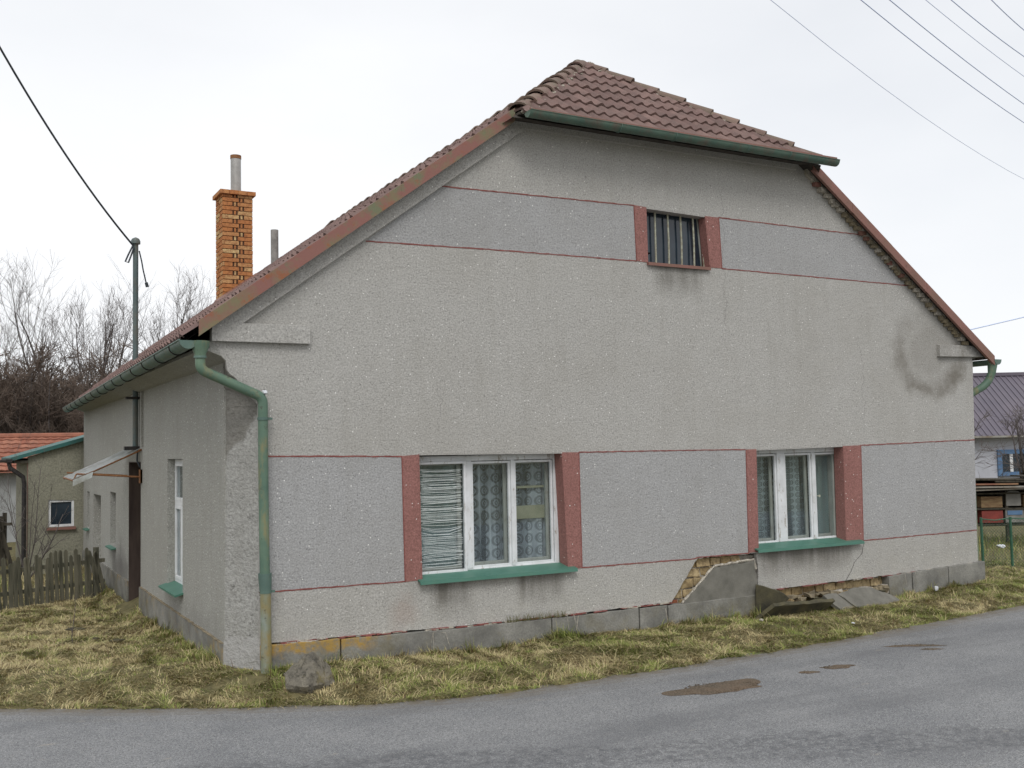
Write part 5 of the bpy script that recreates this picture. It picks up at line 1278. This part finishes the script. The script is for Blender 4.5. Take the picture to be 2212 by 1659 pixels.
# ------------------------------------------------------------------ right side: fence, hives, neighbour house, tree
fr = empty('wire_fence', (11.25, .85, 0), 'green chain link fence panel on thin posts right of the house', 'fence')
DZ = 16.0
F0 = at(2119, 1121, DZ); F1 = at(2182, 1119, DZ + .05); F2 = at(2330, 1122, DZ + .1); gz0 = .02
for p in (F0, F1, F2):
    mb = MB(); mb.tube([(p[0], p[1], gz0 - .1), (p[0], p[1], p[2] + .02)], .021, 8); mb.build('post', M['fenceg'], fr)
mb = MB(); mb.tube([tuple(F0), tuple(at(2150, 1124, DZ)), tuple(F1)], .010, 6); mb.tube([tuple(F1), tuple(at(2260, 1123, DZ + .07)), tuple(F2)], .010, 6); mb.build('top_rail', M['fenceg'], fr)
mb = MB()
def mesh_panel(A_, B_, zlo):
    A_ = Vector(A_); B_ = Vector(B_); L_ = (B_ - A_).length; H_ = A_.z - zlo; st = .052; U = (B_ - A_) / L_
    n = int((L_ + H_) / st)
    for i in range(n):
        for sg in (1, -1):
            s0 = i * st - H_; s1 = s0 + H_
            a, b = max(s0, 0), min(s1, L_)
            if b <= a: continue
            za = (a - s0) / H_; zb = (b - s0) / H_
            if sg < 0: za, zb = 1 - za, 1 - zb
            pa = A_ + U * a; pb = A_ + U * b
            mb.tube([(pa.x, pa.y, zlo + (A_.z - zlo) * za), (pb.x, pb.y, zlo + (A_.z - zlo) * zb)], .0022, 3, cap=False)
mesh_panel(F0, F1, .05); mesh_panel(F1, F2, .05); mb.build('chain_link', M['fenceg'], fr, fix=False)

FX = Vector((RT[0], RT[1], 0)).normalized(); FD = Vector((FW[0], FW[1], 0)).normalized()
def local(px, py, dpt):
    o = at(px, py, dpt); return Vector((o[0], o[1], o[2]))
def frame_at(px, dpt):
    """matrix with x to the picture's right, y away from the camera, z up, origin on the ground"""
    o = at(px, 943, dpt); return Matrix(((FX.x, FD.x, 0, o[0]), (FX.y, FD.y, 0, o[1]), (0, 0, 1, 0), (0, 0, 0, 1)))
DN = 33.0; s = DN / FPX; F = frame_at(2105, DN)
zpx = lambda py, d_=DN: float(at(2160, py, d_)[2])
nb = empty('neighbour_house', tuple(F.translation), 'neighbour house with mauve ribbed metal roof and blue framed window', 'house')
mb = MB(); mb.box(-4, 9, .6, 6, -.8, zpx(942) , M=F); mb.build('wall', M['farwall'], nb)
mb = MB(); ze, zg = zpx(941), zpx(797)
mb.add([F @ Vector(p) for p in ((-4.4, .2, ze), (9.4, .2, ze), (9.4, 3.4, zg), (-4.4, 3.4, zg), (9.4, 6.6, ze), (-4.4, 6.6, ze))], [(0, 1, 2, 3), (3, 2, 4, 5)])
for i in range(70):
    x = -4.3 + i * .2; mb.prism([F @ Vector((x, .2, ze + .002)), F @ Vector((x + .05, .2, ze + .002)), F @ Vector((x + .05, 3.4, zg + .002)), F @ Vector((x, 3.4, zg + .002))], (0, 0, .028))
rf = mb.build('roof', M['metalroof'], nb, fix=False)
mb = MB(); mb.box(-4.4, 9.4, 3.3, 3.5, zg - .02, zg + .10, M=F); mb.build('ridge_cap', M['metalroof'], rf)
mb = MB(); mb.box(-4.4, 9.4, .12, .22, ze - .06, ze, M=F); mb.build('gutter', M['sheetmetal'], nb)
mb = MB(); xw = (2170 - 2105) * s; zw1, zw0 = zpx(972), zpx(1030)
def mbars(mb, x0, x1, z0, z1, y0, y1, t, Mx):
    mb.box(x0, x0 + t, y0, y1, z0, z1, M=Mx); mb.box(x1 - t, x1, y0, y1, z0, z1, M=Mx); mb.box(x0 + t, x1 - t, y0, y1, z0, z0 + t, M=Mx); mb.box(x0 + t, x1 - t, y0, y1, z1 - t, z1, M=Mx)
mbars(mb, xw, xw + 1.15, zw0, zw1, .52, .6, .14, F); fb = mb.build('window', M['bluepaint'], nb)
mb = MB(); mb.box(xw + .14, xw + 1.01, .57, .59, zw0 + .14, zw1 - .14, M=F); mb.build('pane', M['atticglass'], fb)
mb = MB(); mb.box(xw + .40, xw + .50, .54, .57, zw0 + .14, zw1 - .14, M=F); mb.build('sash_bar', M['frame'], fb)
# hives / stacked hutches with a board roof
DH = 22.0; H = frame_at(2105, DH); sh = DH / FPX; zh = lambda py: float(at(2160, py, DH)[2])
def hx_(px): return (px - 2105) * sh
hv = empty('hive_shelf', tuple(H.translation), 'low open wooden shelf of old hives under bent roofing sheets', 'shelf')
mb = MB()
for x in (-.1, .62, 1.35, 2.1): mb.box(x, x + .06, .05, .11, -.6, zh(1050), M=H)
for py in (1065, 1098, 1132): mb.box(-.2, 2.4, .0, .5, zh(py) - .02, zh(py) + .01, M=H)
mb.box(-.25, 2.6, .55, .6, zh(1140), zh(1035), M=H); mb.build('rack', M['wooddark'], hv)
mb = MB(); rn = random.Random(6)
for k, (a, b, py, m_) in enumerate(((-.2, 1.4, 1036, 0), (.3, 2.5, 1040, 0), (-.2, .8, 1046, 1), (.5, 1.9, 1054, 1), (-.2, 2.6, 1058, 2), (1.0, 2.6, 1030, 0), (-.25, 1.0, 1052, 2))):
    z = zh(py); mb.box(a, b, -.15 - .02 * k, .6, z, z + .03, m_, M=H @ Matrix.Rotation(rn.uniform(-.02, .03), 4, 'Y') )
mb.build('roofing_sheets', [M['wooddark'], M['redsheet'], M['sheetmetal']], hv)
G2 = 'old hive boxes on the shelf'
for (a, b, py0, py1, mt, lab) in ((2114, 2160, 1097, 1072, 'brownboard', 'brown slatted hive box on the upper shelf'), (2168, 2200, 1094, 1066, 'greyboard', 'pale grey round-topped hive box on the upper shelf'),
                                  (2114, 2160, 1130, 1102, 'redpaint', 'dull red hive box on the lower shelf'), (2165, 2205, 1130, 1100, 'greyboard', 'grey hive box with a blue front on the lower shelf'), (2206, 2250, 1097, 1070, 'brownboard', 'brown hive box at the right picture edge')):
    mb = MB(); mb.box(hx_(a), hx_(b), .03, .45, zh(py0) + .012, zh(py1), M=H)
    if 'round' in lab: mb.prism([H @ Vector((hx_(a) + (hx_(b) - hx_(a)) * (.5 - .5 * math.cos(t)), .03, zh(py1) + .06 * math.sin(t))) for t in [math.pi * i / 8 for i in range(9)]], (FD.x * .42, FD.y * .42, 0))
    o = tag(mb.build('hive_box', M[mt], bevel=.006), lab, 'hive box', G2)
    if 'blue' in lab: mb = MB(); mb.box(hx_(a) + .04, hx_(b) - .04, .015, .03, zh(1112), zh(1103), M=H); mb.build('front_board', M['bluepaint'], o)
# bare fruit trees in the right garden
fruit = [tree_meshes(31, 3.6, .09, 6, 7, 5, .02, .25, .95, .006), tree_meshes(32, 3.6, .09, 6, 7, 5, .03, .25, .9, .006)]
def bt(px, dpt): p = at(px, 943, dpt); return (float(p[0]), float(p[1]), -.3)
place_tree(fruit, 0, bt(2085, 26), .95, 1.0, 'bare fruit tree partly hidden behind the right house corner', 'bare fruit trees', name='fruit_tree')
place_tree(fruit, 1, bt(2225, 25), .95, 2.4, 'bare fruit tree at the right picture edge', 'bare fruit trees', name='fruit_tree')
# grass in the garden behind the wire fence
rng = np.random.default_rng(19); c0 = np.array([F0[0], F0[1]]); q = rng.uniform(-1, 6, 9000)[:, None] * np.array([FX.x, FX.y]) + rng.uniform(.1, 8, 9000)[:, None] * np.array([FD.x, FD.y]) + c0
q = q[(q[:, 0] > 10.4)]
tag(grass('garden_grass', q, 2.4, 28, lambda x, y: .12, .3), 'rough green grass behind the wire fence', 'grass', kind='stuff')
p = at(2163, 1180, 17.5); stone('litter', 'pale plastic tub lid lying behind the wire fence', (float(p[0]), float(p[1]), float(p[2])), .12, .1, .03, 4.4, 'litter', mat=M['white'], sub=3)

# ------------------------------------------------------------------ overhead wires
def wire(name, label, a, b, sag, r, mat, ext=(0, 0), group=None, cat='wire'):
    a = Vector(a); b = Vector(b); d_ = b - a; a2 = a - d_ * ext[0]; b2 = b + d_ * ext[1]; n = 24
    # parabola through a and b with the given sag between them
    pts = []
    for i in range(n + 1):
        t = -ext[0] + (1 + ext[0] + ext[1]) * i / n; p = a + d_ * t; p.z -= sag * 4 * t * (1 - t); pts.append(p)
    mb = MB(); mb.tube(pts, r, 6, cap=False)
    return tag(mb.build(name, mat, smooth=True, fix=False), label, cat, group)
GW = 'overhead power lines at the upper right'
ws = [((1665, 0), (2212, 387), 7.0, .14, .0035, 'lowest thin overhead wire at the upper right, set apart from the others'), ((1860, 0), (2212, 265), 7.2, .05, .006, 'second overhead wire from the left at the upper right'),
      ((1922, 0), (2212, 225), 7.2, .03, .006, 'third overhead wire from the left at the upper right'), ((2000, 0), (2212, 165), 7.4, .02, .004, 'faint fourth overhead wire from the left at the upper right'),
      ((2055, 0), (2212, 122), 7.4, .02, .006, 'fifth overhead wire from the left at the upper right'), ((2142, 0), (2212, 65), 7.4, .01, .006, 'overhead wire nearest the upper right picture corner')]
for a, b, z, sg, r_, lab in ws:
    A_ = on(*a, 2, z); B_ = on(*b, 2, z); wire('power_line', lab, A_, B_, sg, r_, M['wireblue'], (1.0 if z > 7.1 else .6, 2.0), GW)
A_ = at(0, 103, 12.0); B_ = Vector((MX - .04, MY - .04, 4.93))
wire('service_cable', 'black service cable sloping down to the mast top', A_, B_, .12, .013, M['wire'], (.8, 0), cat='cable')
A_ = on(2097, 712, 1, 4.5); B_ = on(2212, 685, 1, 4.5); wire('house_cable', 'blue cable running right from behind the right rake', A_, B_, .0, .012, M['wireblue'], (2.2, 2.0), cat='cable')
print('verts', sum(len(o.data.vertices) for o in col.objects if o.type == 'MESH'))
